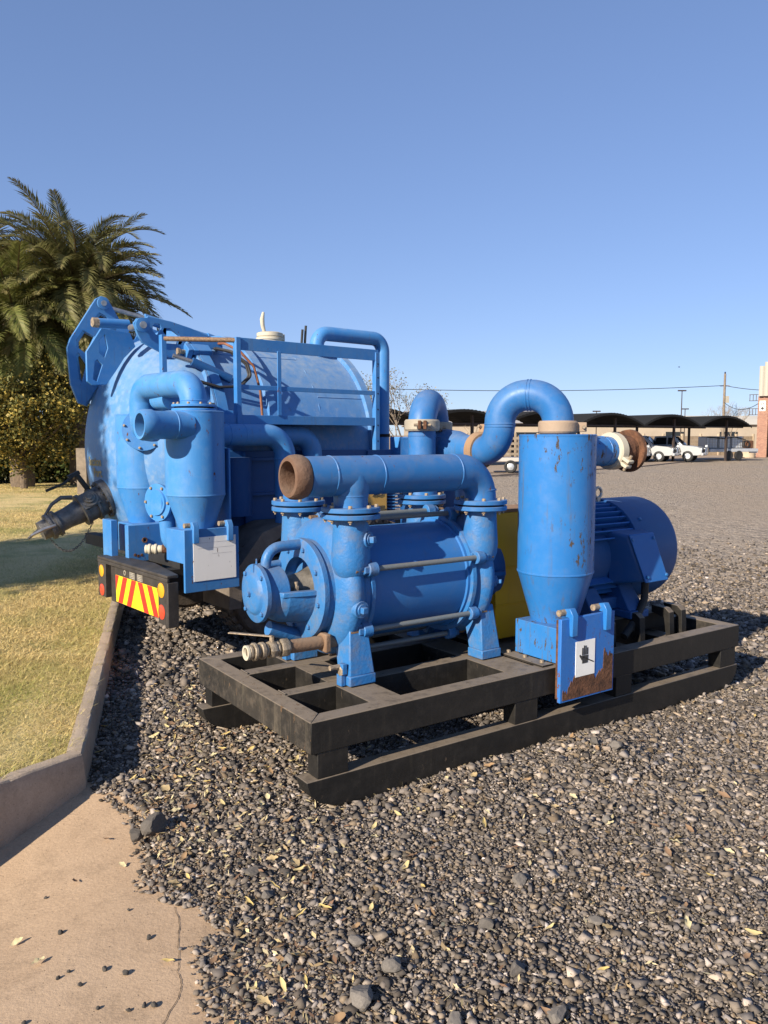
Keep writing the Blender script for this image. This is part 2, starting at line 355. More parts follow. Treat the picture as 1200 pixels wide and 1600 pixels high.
def build_kerb():
    # one poured kerb: swept profile with a worn round top
    pts = []
    for (a, b), (c, d) in zip(KERB, KERB[1:]):
        n = max(2, int(math.hypot(c - a, d - b) / .05))
        for k in range(n): pts.append((a + (c - a) * k / n, b + (d - b) * k / n))
    pts.append(KERB[-1]); rnd = random.Random(4); mb = MB(); vs = []; fs = []
    prof = [(.035, -.42), (.022, -.14), (.014, -.04), (.009, .03), (.005, .095), (.001, .106), (-.007, .112), (-.03, .114), (-.055, .113), (-.075, .110), (-.08, .09), (-.082, -.2)]
    for i, (x, y) in enumerate(pts):
        x0, y0 = pts[max(i - 1, 0)]; x1, y1 = pts[min(i + 1, len(pts) - 1)]; L = math.hypot(x1 - x0, y1 - y0); nx_, ny_ = (y1 - y0) / L, -(x1 - x0) / L
        zk = .025 * max(0, min(1, (3.704 - y) / .384)) if y < 3.704 else 0
        jt = -.008 if i % 19 == 9 else 0
        for o, z in prof: o += jt if z > -.1 and o > -.01 else 0; z += jt if z > .09 else 0; vs.append((x + nx_ * (o + rnd.uniform(-.0014, .0014)), y + ny_ * (o + rnd.uniform(-.0014, .0014)), z + (zk if z > 0 else 0) + rnd.uniform(-.0018, .0014)))
    m = len(prof)
    for i in range(len(pts) - 1):
        for k in range(m - 1): fs.append((i * m + k, (i + 1) * m + k, (i + 1) * m + k + 1, i * m + k + 1))
    mb.add(vs, fs); kind(mb.build('kerb', M['kerb'], smooth=24), 'structure')
build_kerb()

# ------------------------------------------------------------------ loose stones, leaves, grass (geometry by numpy)
def colour_mat(name, rough=.9, trans=0, bump=0):
    m, nt, b = newmat(name); a = nd(nt, 'ShaderNodeAttribute', attribute_name='tint').outputs[0]
    if bump:
        tc = nd(nt, 'ShaderNodeTexCoord').outputs['Object']; n = noise(nt, tc, 160, 4, .7)
        a = mix(nt, mul(nt, ramp(nt, n, .35, .7), .35), a, (.05, .045, .04))
        nt.links.new(nd(nt, 'ShaderNodeBump', {'Height': n, 'Strength': bump, 'Distance': .004}).outputs[0], b.inputs['Normal'])
    nt.links.new(a, b.inputs['Base Color']); b.inputs['Roughness'].default_value = rough; b.inputs['Specular IOR Level'].default_value = .25
    if trans:
        t = nd(nt, 'ShaderNodeBsdfTranslucent', {'Color': a}); mxs = nd(nt, 'ShaderNodeMixShader', {0: trans, 1: b.outputs[0], 2: t.outputs[0]})
        nt.links.new(mxs.outputs[0], [n for n in nt.nodes if n.type == 'OUTPUT_MATERIAL'][0].inputs[0])
    return m
M['stone'] = colour_mat('crushed_stone', .95, 0, .15); M['blade'] = colour_mat('grass_blades', .7, .25); M['leafm'] = colour_mat('foliage', .55, .3); M['fleaf'] = colour_mat('dry_leaf', .75, .15)
def np_mesh(name, V, T, col, mat, smooth=False):
    me = bpy.data.meshes.new(name); n, k = len(V), len(T); w = T.shape[1]
    me.vertices.add(n); me.vertices.foreach_set('co', np.ascontiguousarray(V, np.float32).ravel())
    me.loops.add(k * w); me.loops.foreach_set('vertex_index', np.ascontiguousarray(T, np.int32).ravel())
    me.polygons.add(k); me.polygons.foreach_set('loop_start', np.arange(0, k * w, w, dtype=np.int32))
    if smooth: me.polygons.foreach_set('use_smooth', np.ones(k, bool))
    me.update(calc_edges=True)
    a = me.attributes.new('tint', 'FLOAT_COLOR', 'POINT'); c = np.ones((n, 4), np.float32); c[:, :3] = col; a.data.foreach_set('color', c.ravel())
    me.materials.append(mat); return me
PHI = (1 + 5 ** .5) / 2
ICO = np.array([(-1, PHI, 0), (1, PHI, 0), (-1, -PHI, 0), (1, -PHI, 0), (0, -1, PHI), (0, 1, PHI), (0, -1, -PHI), (0, 1, -PHI), (PHI, 0, -1), (PHI, 0, 1), (-PHI, 0, -1), (-PHI, 0, 1)], float); ICO /= np.linalg.norm(ICO[0])
ICOF = np.array([(0, 11, 5), (0, 5, 1), (0, 1, 7), (0, 7, 10), (0, 10, 11), (1, 5, 9), (5, 11, 4), (11, 10, 2), (10, 7, 6), (7, 1, 8), (3, 9, 4), (3, 4, 2), (3, 2, 6), (3, 6, 8), (3, 8, 9), (4, 9, 5), (2, 4, 11), (6, 2, 10), (8, 6, 7), (9, 8, 1)])
CUB = np.array([(a, b, c) for c in (-1, 1) for b in (-1, 1) for a in (-1, 1)], float) * .72; CUBF = np.array([(0, 2, 3), (0, 3, 1), (4, 5, 7), (4, 7, 6), (0, 1, 5), (0, 5, 4), (2, 6, 7), (2, 7, 3), (0, 4, 6), (0, 6, 2), (1, 3, 7), (1, 7, 5)])
OCT = np.array([(1, 0, 0), (-1, 0, 0), (0, 1, 0), (0, -1, 0), (0, 0, 1), (0, 0, -1)], float); OCTF = np.array([(0, 2, 4), (2, 1, 4), (1, 3, 4), (3, 0, 4), (2, 0, 5), (1, 2, 5), (3, 1, 5), (0, 3, 5)])
rng = np.random.default_rng(7)
def stone_variants(base, k):
    out = []
    for _ in range(k):
        v = base * (1 + rng.uniform(-.30, .30, (len(base), 1))) + rng.uniform(-.24, .24, base.shape)
        for _ in range(2):                      # flat broken faces
            d = rng.normal(size=3); d /= np.linalg.norm(d); h = rng.uniform(.45, .8); pr = v @ d; v = v - np.maximum(pr - h, 0)[:, None] * d
        out.append(v)
    return np.array(out)
def rotm(n):
    q = rng.normal(size=(n, 4)); q /= np.linalg.norm(q, axis=1, keepdims=True); w, x, y, z = q.T
    return np.stack([1 - 2 * (y * y + z * z), 2 * (x * y - z * w), 2 * (x * z + y * w), 2 * (x * y + z * w), 1 - 2 * (x * x + z * z), 2 * (y * z - x * w), 2 * (x * z - y * w), 2 * (y * z + x * w), 1 - 2 * (x * x + y * y)], 1).reshape(n, 3, 3)
def stone_cols(n):
    g = rng.gamma(4.5, .033, n).clip(.045, .46) + (rng.random(n) < .03) * .22; warm = rng.uniform(0, 1, n)
    tan = (rng.random(n) < .12)[:, None] * np.array((.075, .045, .012)); return tan + np.stack([g * (1.07 + .13 * warm), g * (.95 + .02 * warm), g * (.89 - .14 * warm)], 1)
def scatter_stones(P, size, base, F, nvar=14):
    n = len(P); var = stone_variants(base, nvar)[rng.integers(0, nvar, n)]
    sc = size[:, None] * rng.uniform(.5, 1.45, (n, 3)); V = np.einsum('nij,nkj->nki', rotm(n), var * sc[:, None, :])
    V[:, :, 2] *= .66; V += P[:, None, :]; kk = len(base); T = (F[None] + (np.arange(n) * kk)[:, None, None]).reshape(-1, 3)
    return V.reshape(-1, 3), T, np.repeat(stone_cols(n), kk, axis=0)
SKO = np.array((-.3176, 3.4013)); SA = R(55.187); SKU = np.array((math.sin(SA), math.cos(SA))); SKV = np.array((-math.cos(SA), math.sin(SA)))
def gravel_ok(x, y):
    a = ax(y)
    if a is not None and x < a: return False
    if x < kx(y) + .01: return False
    u = (x - SKO[0]) * SKU[0] + (y - SKO[1]) * SKU[1]; v = (x - SKO[0]) * SKV[0] + (y - SKO[1]) * SKV[1]
    if .06 < u < 3.12 and (-.005 < v < .105 or 1.17 < v < 1.28): return False
    return True
def zone(d0, d1, sp, margin=.08):
    pts = []; y = d0
    w1 = .52 * d1 + margin
    X, Y = np.meshgrid(np.arange(-w1, w1, sp), np.arange(d0, d1, sp)); X = X.ravel() + rng.uniform(-.5, .5, X.size) * sp; Y = Y.ravel() + rng.uniform(-.5, .5, Y.size) * sp
    k = np.abs(X) < .50 * Y + margin; X, Y = X[k], Y[k]; k = np.array([gravel_ok(a, b) for a, b in zip(X, Y)], bool); X, Y = X[k], Y[k]
    return np.stack([X, Y, np.array([G + heap(a, b) for a, b in zip(X, Y)])], 1)
def build_gravel():
    Vs = []; Ts = []; Cs = []; off = 0
    def put(P, size, base, F, dz):
        nonlocal off
        P = P.copy(); P[:, 2] += dz; V, T, c = scatter_stones(P, size, base, F); Vs.append(V); Ts.append(T + off); Cs.append(c); off += len(V)
    for d0, d1, sp, s, base, F in ((1.75, 3.3, .0118, .0080, OCT, OCTF), (3.3, 5.2, .0150, .0097, OCT, OCTF), (5.2, 8.0, .030, .0165, OCT, OCTF), (8.0, 14, .055, .020, OCT, OCTF)):
        P = zone(d0, d1, sp); sz = s * rng.lognormal(0, .42, len(P)).clip(.4, 2.6)
        if d0 > 7: P = P[rng.random(len(P)) < np.clip((14 - P[:, 1]) / 6, 0, 1) ** 1.5]; sz = s * rng.lognormal(0, .3, len(P)).clip(.4, 1.8)
        put(P, sz, base, F, -.003)
        if d0 < 7: put(P[::3] + rng.normal(0, .006, P[::3].shape) * (1, 1, .3), sz[::3] * .95, CUB, CUBF, 0)
        k = rng.random(len(P)) < .035; Q = P[k]; put(Q, s * rng.uniform(1.4, 2.3, len(Q)), CUB if d0 < 7 else base, CUBF if d0 < 7 else F, s * .35)   # bigger ones on top
    # thin spill of stones along the edge of the concrete
    e = []
    for (a, b), (c, d) in zip(APRON[:14], APRON[1:15]):
        for _ in range(int(260 * math.hypot(c - a, d - b))):
            t = rng.random(); x = a + (c - a) * t - abs(rng.normal(0, .03)); y = b + (d - b) * t - abs(rng.normal(0, .012))
            if x > kx(y) + .04: e.append((x, y, apron_z(x, y) + .006))
    e = np.array(e); put(e, .0075 * rng.lognormal(0, .4, len(e)).clip(.5, 2.0), ICO, ICOF, 0)
    o = bpy.data.objects.new('gravel', np_mesh('gravel', np.concatenate(Vs), np.concatenate(Ts), np.concatenate(Cs), M['stone'])); C.objects.link(o)
    kind(o, 'stuff'); tag(o, 'dark grey crushed stone gravel covering the yard', 'gravel')
build_gravel()
def build_grass():
    P = []
    for d0, d1, sp in ((2.2, 5.5, .015), (5.5, 10, .027), (10, 17, .05), (17, 27, .10)):
        w = .52 * d1 + .3; X, Y = np.meshgrid(np.arange(-w, -1.2, sp), np.arange(d0, d1, sp)); X = X.ravel() + rng.uniform(-.5, .5, X.size) * sp; Y = Y.ravel() + rng.uniform(-.5, .5, Y.size) * sp
        k = (X > -.51 * Y - .25); X, Y = X[k], Y[k]; kk = np.array([x < (kx(y) if y < 20.5 else -6) - .050 + .025 * math.sin(y * 9) * math.sin(y * 23 + 1) for x, y in zip(X, Y)], bool)
        P.append(np.stack([X[kk], Y[kk], np.full(kk.sum(), sp)], 1))
    P = np.concatenate(P); n = len(P); B = 6
    root = np.repeat(P, B, 0); N = len(root); sp = root[:, 2]
    pos = np.stack([root[:, 0] + rng.normal(0, .35, N) * sp, root[:, 1] + rng.normal(0, .35, N) * sp, LZ - .004 + .025 * np.clip((3.704 - root[:, 1]) / .384, 0, 1)], 1)
    a = rng.uniform(0, 2 * np.pi, N); h = rng.gamma(4, .0036, N) * (1 + sp * 4); lean = rng.uniform(.6, 3.2, N) * h + .004; w = .0016 + sp * .045
    d = np.stack([np.cos(a), np.sin(a), np.zeros(N)], 1); s = np.stack([-np.sin(a), np.cos(a), np.zeros(N)], 1)
    V = np.stack([pos - s * w[:, None], pos + s * w[:, None], pos + d * lean[:, None] + np.array((0, 0, 1)) * h[:, None]], 1).reshape(-1, 3)
    T = np.arange(3 * N).reshape(-1, 3)
    pat = np.sin(pos[:, 0] * 3.1 + np.sin(pos[:, 1] * 2.3) * 1.5) * np.sin(pos[:, 1] * 2.2 + 1) + .5 * np.sin(pos[:, 0] * 9.1 + pos[:, 1] * 7.3) * np.sin(pos[:, 1] * 5.7 - pos[:, 0] * 3)
    near = np.clip((6.5 - pos[:, 1]) / 4, 0, 1)
    g = np.clip(.17 + .32 * pat + .20 * near + rng.normal(0, .2, N), 0, 1)[:, None]
    straw = np.array((.80, .62, .28)) * rng.uniform(.35, 1.2, (N, 1)); green = np.array((.30, .32, .07)) * rng.uniform(.6, 1.3, (N, 1))
    o = bpy.data.objects.new('grass', np_mesh('grass', V, T, np.repeat(straw * (1 - g) + green * g, 3, 0), M['blade'])); C.objects.link(o)
    kind(o, 'stuff'); tag(o, 'short dry mown grass of the lawn behind the kerb', 'grass')
build_grass()
def build_litter():
    P = []
    while len(P) < 2600:
        y = float(rng.uniform(1.85, 5.6)); x = -1.05 - .13 * (y - 3.2) + abs(float(rng.normal(0, .55))) if rng.random() < .75 else float(rng.uniform(-.5, .5)) * y
        if gravel_ok(x, y): P.append((x, y, G + heap(x, y) + .010 + .006 * float(rng.random())))
    P = np.array(P); n = len(P); a = rng.normal(size=(n, 3)); a[:, 2] *= .35; a /= np.linalg.norm(a, axis=1, keepdims=True); b = np.cross(a, np.array((0, 0, 1.0)) + .4 * rng.normal(size=(n, 3))); b /= np.linalg.norm(b, axis=1, keepdims=True)
    s = rng.uniform(.006, .020, (n, 1)); a *= s; b *= s * rng.uniform(.12, .45, (n, 1)); V = np.stack([P - a, P - a * .2 + b, P + a, P + a * .1 - b], 1).reshape(-1, 3)
    c = np.array([(.58, .46, .24), (.44, .32, .17), (.30, .19, .10), (.22, .13, .08), (.62, .52, .30)])[rng.integers(0, 5, n)] * rng.uniform(.7, 1.15, (n, 1))
    o = bpy.data.objects.new('leaf_litter', np_mesh('leaf_litter', V, np.arange(4 * n).reshape(-1, 4), np.repeat(c, 4, 0), M['fleaf'])); C.objects.link(o); kind(o, 'stuff'); tag(o, 'broken bits of dry leaf strewn over the gravel', 'leaf litter')
build_litter()
# larger stones and dry leaves, one by one
def one_stone(name, x, y, z, s, label, cat, group=None, seed=0, flat=.75, tone=.16):
    st = random.Random(seed); bm = bmesh.new(); bmesh.ops.create_icosphere(bm, subdivisions=3 if s > .03 else 2, radius=1)
    dirs = [(Vector((st.gauss(0, 1), st.gauss(0, 1), st.gauss(0, 1))).normalized(), st.uniform(.5, .82)) for _ in range(9)]
    for v in bm.verts:
        for d, h in dirs:
            p = v.co.dot(d)
            if p > h: v.co -= d * (p - h)
        v.co *= 1 + st.uniform(-.04, .04); v.co = Vector((v.co.x * s, v.co.y * s * st.uniform(.97, 1.03) * .85, v.co.z * s * flat))
    me = bpy.data.meshes.new(name); bm.to_mesh(me); bm.free()
    a = me.attributes.new('tint', 'FLOAT_COLOR', 'POINT'); k = st.uniform(.7, 1.2) * tone; a.data.foreach_set('color', [k * 1.12, k, k * .88, 1] * len(me.vertices))
    me.materials.append(M['stone']); o = bpy.data.objects.new(name, me); C.objects.link(o); o.location = (x, y, z); o.rotation_euler = (0, 0, st.uniform(0, 6)); tag(o, label, cat, group); return o
one_stone('rock', -.965, 3.24, G + .03, .062, 'rough dark rock, the largest, at the edge where gravel meets concrete', 'rock', None, 3, .9, .12)
one_stone('rock', -1.03, 3.21, G + .005, .034, 'small dark stone beside the largest rock at the concrete edge', 'rock', None, 5, .9, .11)
for i, (x, y, s) in enumerate([(.03, 2.36, .042), (-.06, 2.22, .05), (-.09, 2.49, .03), (.34, 2.58, .033), (.5, 2.85, .036), (-.42, 2.76, .03), (-.5, 2.91, .032), (.49, 2.15, .04), (.41, 2.35, .035), (-.2, 3.06, .026), (.05, 3.04, .025), (.72, 2.6, .03), (.2, 2.12, .035), (-.3, 2.4, .026), (1.16, 3.92, .04), (1.08, 3.99, .035), (.95, 3.3, .028), (.66, 3.2, .024)]):
    one_stone('stone', x, y, G + heap(x, y) + s * .3, s, 'larger grey stone lying among the finer gravel', 'stone', 'larger stones among the gravel', 20 + i, .7, .15)
for i, (x, y) in enumerate([(-.87, 2.37), (-.8, 2.35), (-1.0, 2.33), (-.98, 2.36), (-.92, 2.3), (-.83, 2.2), (-.7, 2.21), (-.67, 2.21), (-.78, 2.53), (-1.11, 2.62), (-1.02, 2.14), (-1.28, 2.9), (-.74, 2.19), (-.9, 2.7)]):
    s = (.011, .013, .009, .008, .009, .008, .010, .012)[i % 8]
    one_stone('pebble', x, y, apron_z(x, y) + s * .5, s, 'small dark pebble lying loose on the bare concrete', 'pebble', 'pebbles on the concrete', 60 + i, .8, .07)
def leaf_mesh(seed):
    st = random.Random(seed); V = []; T = []; n = 6; L = 1.0; cur = st.uniform(.1, .7)
    for i in range(n + 1):
        t = i / n; w = (.17, .30, .22, .26, .15, .24)[seed % 6] * st.uniform(.8, 1.15) * math.sin(math.pi * min(1, t * .93 + .07)) ** .8; z = cur * (t - .5) ** 2 + st.uniform(-.02, .02); up = st.uniform(.05, .4)
        V += [(t - .5, -w, z + up * w * 2), (t - .5, 0, z), (t - .5, w, z + up * w * 2)]
    for i in range(n):
        for k in (0, 1): T.append((3 * i + k, 3 * i + k + 1, 3 * i + k + 4, 3 * i + k + 3))
    c = [(.56, .45, .22), (.46, .35, .19), (.34, .22, .12), (.62, .53, .31), (.60, .45, .17), (.26, .165, .10)][seed % 6]
    return np_mesh('leaf', np.array(V), np.array(T), np.array(c), M['fleaf'], True)
LM = [leaf_mesh(i) for i in range(6)]
lr = random.Random(11)
def put_leaf(x, y, z, s, label, group):
    o = bpy.data.objects.new('dry_leaf', lr.choice(LM)); C.objects.link(o); o.location = (x, y, z); o.rotation_euler = (lr.uniform(-.5, .5), lr.uniform(-.4, .4), lr.uniform(0, 6.28)); o.scale = (s, s * lr.uniform(.7, 1.2), s); tag(o, label, 'leaf', group)
cnt = 0
while cnt < 285:
    y = 1.9 + 3.2 * lr.random() ** 1.6; x = lr.uniform(-.52, .5) * y
    if lr.random() < .55: x = -1.15 + abs(lr.gauss(0, .38)) ; y = lr.uniform(2.0, 5.2); x += -.12 * (y - 3.2)
    if gravel_ok(x, y): put_leaf(x, y, G + heap(x, y) + .014, lr.uniform(.028, .060), 'dry yellow leaf lying on the dark gravel', 'dry leaves on the gravel'); cnt += 1
for x, y in [(-1.18, 3.28), (-1.04, 3.06), (-.68, 2.40), (-1.10, 2.42), (-1.25, 2.60), (-1.02, 3.42), (-1.2, 2.98)]:
    put_leaf(x, y, apron_z(x, y) + .012, lr.uniform(.03, .05), 'dry curled leaf lying on the bare concrete', 'dry leaves on the concrete')
# ------------------------------------------------------------------ pump skid (local x along the skid, y across and away, z up)
def hexbolt(name, r, h, mat, stub=0):
    mb = MB(); mb.lathe((0, 0, 0), (0, 0, 1), [(0, r), (h * .85, r), (h, r * .8)], 6)
    if stub: mb.cyl((0, 0, h), (0, 0, h + stub), r * .5, None, 10)
    return mb.mesh(name, mat, 30)
BOLT = hexbolt('bolt', .0115, .014, M['bolt']); NUT = hexbolt('nut', .0115, .012, M['bolt'], .008); SMALLB = hexbolt('small_bolt', .010, .010, M['cast']); BIGNUT = hexbolt('big_nut', .020, .020, M['cast'])
def dirrot(d): return Vector(d).to_track_quat('Z', 'X').to_euler()
def flange_pair(par, x, y, z0, r, mat, n=8, ph=0.2, ax=(0, 0, 1), t=.024, gap=.009, nuts=True):
    a = Vector(ax).normalized(); o = Vector((x, y, z0)); e = Vector((1, 0, 0)) if abs(a.z) > .9 else Vector((0, 0, 1)); e = (e - a * e.dot(a)).normalized(); f = a.cross(e)
    mb = MB(); mb.lathe(o, a, [(0, r - .003), (.003, r), (t - .003, r), (t, r - .003)], 40); mb.build('flange', mat, par)
    mb = MB(); mb.lathe(o, a, [(t, r - .02), (t + gap, r - .02)], 32); mb.build('gasket', M['dark'], par)
    mb = MB(); mb.lathe(o, a, [(t + gap, r - .003), (t + gap + .003, r), (2 * t + gap - .003, r), (2 * t + gap, r - .003)], 40); mb.build('flange', mat, par)
    for k in range(n):
        th = ph + 2 * math.pi * k / n; q = o + (e * math.cos(th) + f * math.sin(th)) * (r - .020)
        inst('bolt', BOLT, par, q + a * (2 * t + gap), dirrot(a))
        if nuts: inst('nut', NUT, par, q, dirrot(-a))
def weld(par, c, ax, r, mat, w=.005):
    mb = MB(); mb.lathe(c, ax, [(-w, r), (-w * .6, r + .0028), (w * .6, r + .0028), (w, r)], 32); return mb.build('weld_bead', mat, par)
def clamp(par, c, ax, r, mat, w=.035, lug=(0, -1, 0), lugmat=None):
    a = Vector(ax).normalized(); c = Vector(c); mb = MB()
    mb.lathe(c, a, [(-w, r), (-w, r + .014), (-w * .7, r + .022), (w * .7, r + .022), (w, r + .014), (w, r)], 36)
    o = mb.build('pipe_clamp', mat, par)
    l = Vector(lug).normalized(); tg = a.cross(l); mb = MB()
    for s in (-1, 1): mb.obox(c + l * (r + .040) + tg * (s * .016), l, a, .055, .020, w * 1.5)
    mb.build('clamp_lug', lugmat or mat, par, bevel=.004)
    q = c + l * (r + .048); mb = MB(); mb.cyl(q - tg * .05, q + tg * .05, .009, None, 10); mb.build('clamp_bolt', M['bolt'], par)
    return o
def plate_latch(par, x, y, z, mat):      # bent hook that holds the clean-out door
    mb = MB(); mb.prism([[(x - .02, y + .01, z), (x - .02, y - .012, z + .04), (x - .02, y - .045, z + .045), (x - .02, y - .068, z + .01), (x - .02, y - .066, z - .105), (x - .02, y - .046, z - .105), (x - .02, y - .040, z - .005)]], (.042, 0, 0))
    mb.build('latch', mat, par, bevel=.003); mb = MB(); mb.cyl((x - .062, y - .005, z + .018), (x + .035, y - .005, z + .018), .018, None, 14); mb.build('latch_pin', M['bolt'], par)
def separator(root, x, y, zb, top, cone0, conetop, mat, boxm, platem, label, zplate=(-.18, .275), door=True, boxh=.205, framem=None):
    # vertical cyclone: cylinder, cone and clean-out box with bolted door plate
    r = .214; mb = MB()
    mb.lathe((x, y, 0), (0, 0, 1), [(top - .0, .16), (top, r - .004), (top - .004, r), (conetop + .0, r)], 56)
    s = mb.build('separator', mat, root, label=label)
    mb = MB(); mb.lathe((x, y, 0), (0, 0, 1), [(conetop, r), (cone0, .122)], 56); mb.build('cone', mat, s)
    weld(s, (x, y, conetop), (0, 0, 1), r, mat, .006)
    mb = MB(); mb.lathe((x, y, 0), (0, 0, 1), [(top - .004, r + .001), (top + .006, r + .002), (top + .010, r - .006), (top + .010, .05)], 48); mb.build('top_plate', mat, s)
    bt = zb + boxh
    mb = MB(); mb.box(x - .18, x + .165, y - .215, y + .13, zb + .012, bt); mb.build('clean_out_box', boxm, s, bevel=.004)
    if not door: return s, None
    mb = MB(); mb.box(x - .215, x + .18, y - .24, y - .2155, zb + zplate[0] + .01, zb + zplate[1] - .01); mb.build('door_frame', framem or boxm, s, bevel=.003)
    mb = MB(); mb.box(x - .23, x + .198, y - .268, y - .244, zb + zplate[0], zb + zplate[1]); d = mb.build('door_plate', platem, s, bevel=.003)
    for dx in (-.15, .12): plate_latch(s, x + dx, y - .225, zb + zplate[1] + .008, boxm)
    return s, (x, y - .268, zb + zplate[0], zb + zplate[1])
def build_skid():
    root = empty('pump_skid', (SKO[0], SKO[1], 0), R(90 - 55.187))
    tag(root, 'blue liquid ring pump and motor set on a black steel skid', 'pump skid')
    L, W, zt, zb = 3.265, 1.276, .369, .223; F = M['frame']
    def beam(name, poly, z0, z1): mb = MB(); mb.prism([[(a, b, z0) for a, b in poly]], (0, 0, z1 - z0)); return mb.build(name, M['frame_end'] if name == 'end_beam' else F, root, bevel=.004)
    w = .095
    beam('side_beam', [(0, 0), (L, 0), (L - w, w), (w, w)], zb, zt); beam('side_beam', [(w, W - w), (L - w, W - w), (L, W), (0, W)], zb, zt)
    beam('end_beam', [(0, .002), (w, w + .002), (w, W - w - .002), (0, W - .002)], zb, zt - .001); beam('end_beam', [(L - w, w + .002), (L, .002), (L, W - .002), (L - w, W - w - .002)], zb, zt - .001)
    for a, b in ((.409, .494), (.832, .924)): beam('inner_beam', [(w, a), (L - w, a), (L - w, b), (w, b)], zb, zt - .003)
    for u0, u1 in ((.375, .557), (1.24, 1.45), (1.515, 1.90), (2.25, 2.42), (2.75, 2.9)):
        for v0, v1 in ((w, .409), (.494, .832), (.924, W - w)): beam('cross_beam', [(u0, v0), (u1, v0), (u1, v1), (u0, v1)], zb, zt - (.004 if u0 < 2 else .06))
    for v0 in (.004, W - w):
        for u0, u1 in ((.035, .194), (1.226, 1.391), (2.03, 2.17), (3.069, 3.235)):
            mb = MB(); mb.box(u0, u1, v0, v0 + .09, .1045, zb); mb.build('post', F, root, bevel=.003)
    for v0 in (0, W - .1):               # sledge runners with turned up noses
        pr = [(-.022, .104), (L - .004, .104), (L - .007, .085)] + [(L - .007 - .20 * (1 - math.cos(R(a))), .085 - .135 * math.sin(R(a))) for a in (20, 40, 60, 75, 90)]
        pr += [(.26 * (1 - math.cos(R(a))) - .02, .085 - .135 * math.sin(R(a))) for a in (90, 75, 60, 40, 20, 0)]
        mb = MB(); mb.prism([[(a, v0, b) for a, b in pr]], (0, .1, 0)); mb.build('runner', F, root, bevel=.004)
    for v0, v1, u in [(.409, .494, w), (.832, .924, w), (.001, .095, .035), (.001, .095, 1.226)]:
        mb = MB(); mb.tube([(u + .002, v0 + .004, zt - .002 if v0 > .1 else zb), (u + .002, v1 - .004, zt - .002 if v0 > .1 else zb)], .006, 8); mb.build('weld_bead', F, root)
    vc, zc = .68, .825; A = (1, 0, 0); cast = M['cast']; O = (0, vc, zc)
    # --- pump body with tie rods
    mb = MB(); mb.lathe(O, A, [(.575, .308), (.585, .313), (.60, .313), (.603, .300), (1.205, .300), (1.208, .313), (1.225, .313)], 72); body = mb.build('pump_body', M['pump'], root)
    rods = [(s * a, b) for s in (-1, 1) for a, b in ((.10, .352), (.345, .125), (.295, -.195), (.10, -.345))]
    for dy, dz in rods:
        mb = MB(); mb.cyl((.50, vc + dy, zc + dz), (1.30, vc + dy, zc + dz), .0145, None, 14); mb.build('tie_rod', M['rod'], body)
    # --- front head
    def neck(x, y):
        mb = MB(); mb.lathe((x, y, 0), (0, 0, 1), [(.885, 0), (.888, .030), (.900, .058), (.925, .082), (.965, .096), (1.02, .099), (1.10, .094), (1.19, .090), (1.206, .090)], 40); return mb
    def head(front):
        s = 1 if front else -1; x0 = .575 if front else 1.225
        prof = [(0, .338), (.022, .341), (.026, .330), (.05, .322), (.075, .345), (.10, .362), (.125, .362), (.15, .345), (.17, .312), (.185, .275), (.19, .2)]
        mb = MB(); mb.lathe((x0, vc, zc), (-s, 0, 0), prof, 72); h = mb.build('pump_head', cast, root)
        px = x0 - s * .105
        for y in (vc - .27, vc + .27):
            mb = neck(px, y); mb.build('port_neck', cast, h)
            if front:                    # gusset between the necks and the crown of the head
                mb = MB(); mb.prism([[(px - .03, y, 1.0), (px - .03, vc + (y - vc) * .25, zc + .345), (px - .03, y, 1.19)]], (.06, 0, 0)); mb.build('web', cast, h)
        for dy, dz in rods:              # lugs, nuts and stud ends
            y, z = vc + dy, zc + dz; xo = x0 - s * .058
            mb = MB(); mb.cyl((x0 - s * .004, y, z), (xo, y, z), .036, .034, 24); d = Vector((0, -dy, -dz)).normalized(); mb.obox(Vector((x0 - s * .030, y, z)) + d * .03, (1, 0, 0), d, .052, .068, .06); mb.build('lug', cast, h, bevel=.004)
            mb = MB(); mb.lathe((xo, y, z), (-s, 0, 0), [(0, .027), (.024, .027), (.027, .022)], 6); mb.build('nut', cast, h, smooth=30)
            mb = MB(); mb.cyl((xo - s * .02, y, z), (xo - s * .072, y, z), .0145, None, 14); mb.build('stud', M['rodend'], h)
        f0, f1 = (.412, .560) if front else (1.283, 1.418)
        for sg in (-1, 1):               # splayed cast feet
            yb0, yb1, yt0, yt1 = (vc - .35, vc - .235, vc - .30, vc - .13) if sg < 0 else (vc + .235, vc + .35, vc + .13, vc + .30)
            mb = MB(); mb.frustum((f0, f1, yb0, yb1, zt + .05), (f0 + .03, f1 - .012, yt0, yt1, .665)); mb.box(f0 - .004, f1 + .004, yb0 - .006, yb1 + .004, zt + .001, zt + .052); ft = mb.build('foot', cast, h, bevel=.006)
            if front:
                mb = MB(); mb.box(f0 - .034, f0 - .006, yb0 + .03, yb0 + .075, zt + .001, zt + .06); mb.box(f0 - .03, f0 - .004, yb0 + .02, yb0 + .06, zt + .062, zt + .115); mb.build('jack_block', cast, h, bevel=.003)
                mb = MB(); mb.lathe((f0 - .002, yb0 + .045, zt + .075), (-1, 0, 0), [(0, .026), (.03, .026), (.034, .02)], 6); mb.cyl((f0 - .03, yb0 + .055, zt + .098), (f0 - .085, yb0 + .055, zt + .098), .013, None, 12); mb.build('jack_bolt', M['bolt'], h, smooth=30)
        return h, px
    hf, pxf = head(True); hr, pxr = head(False)
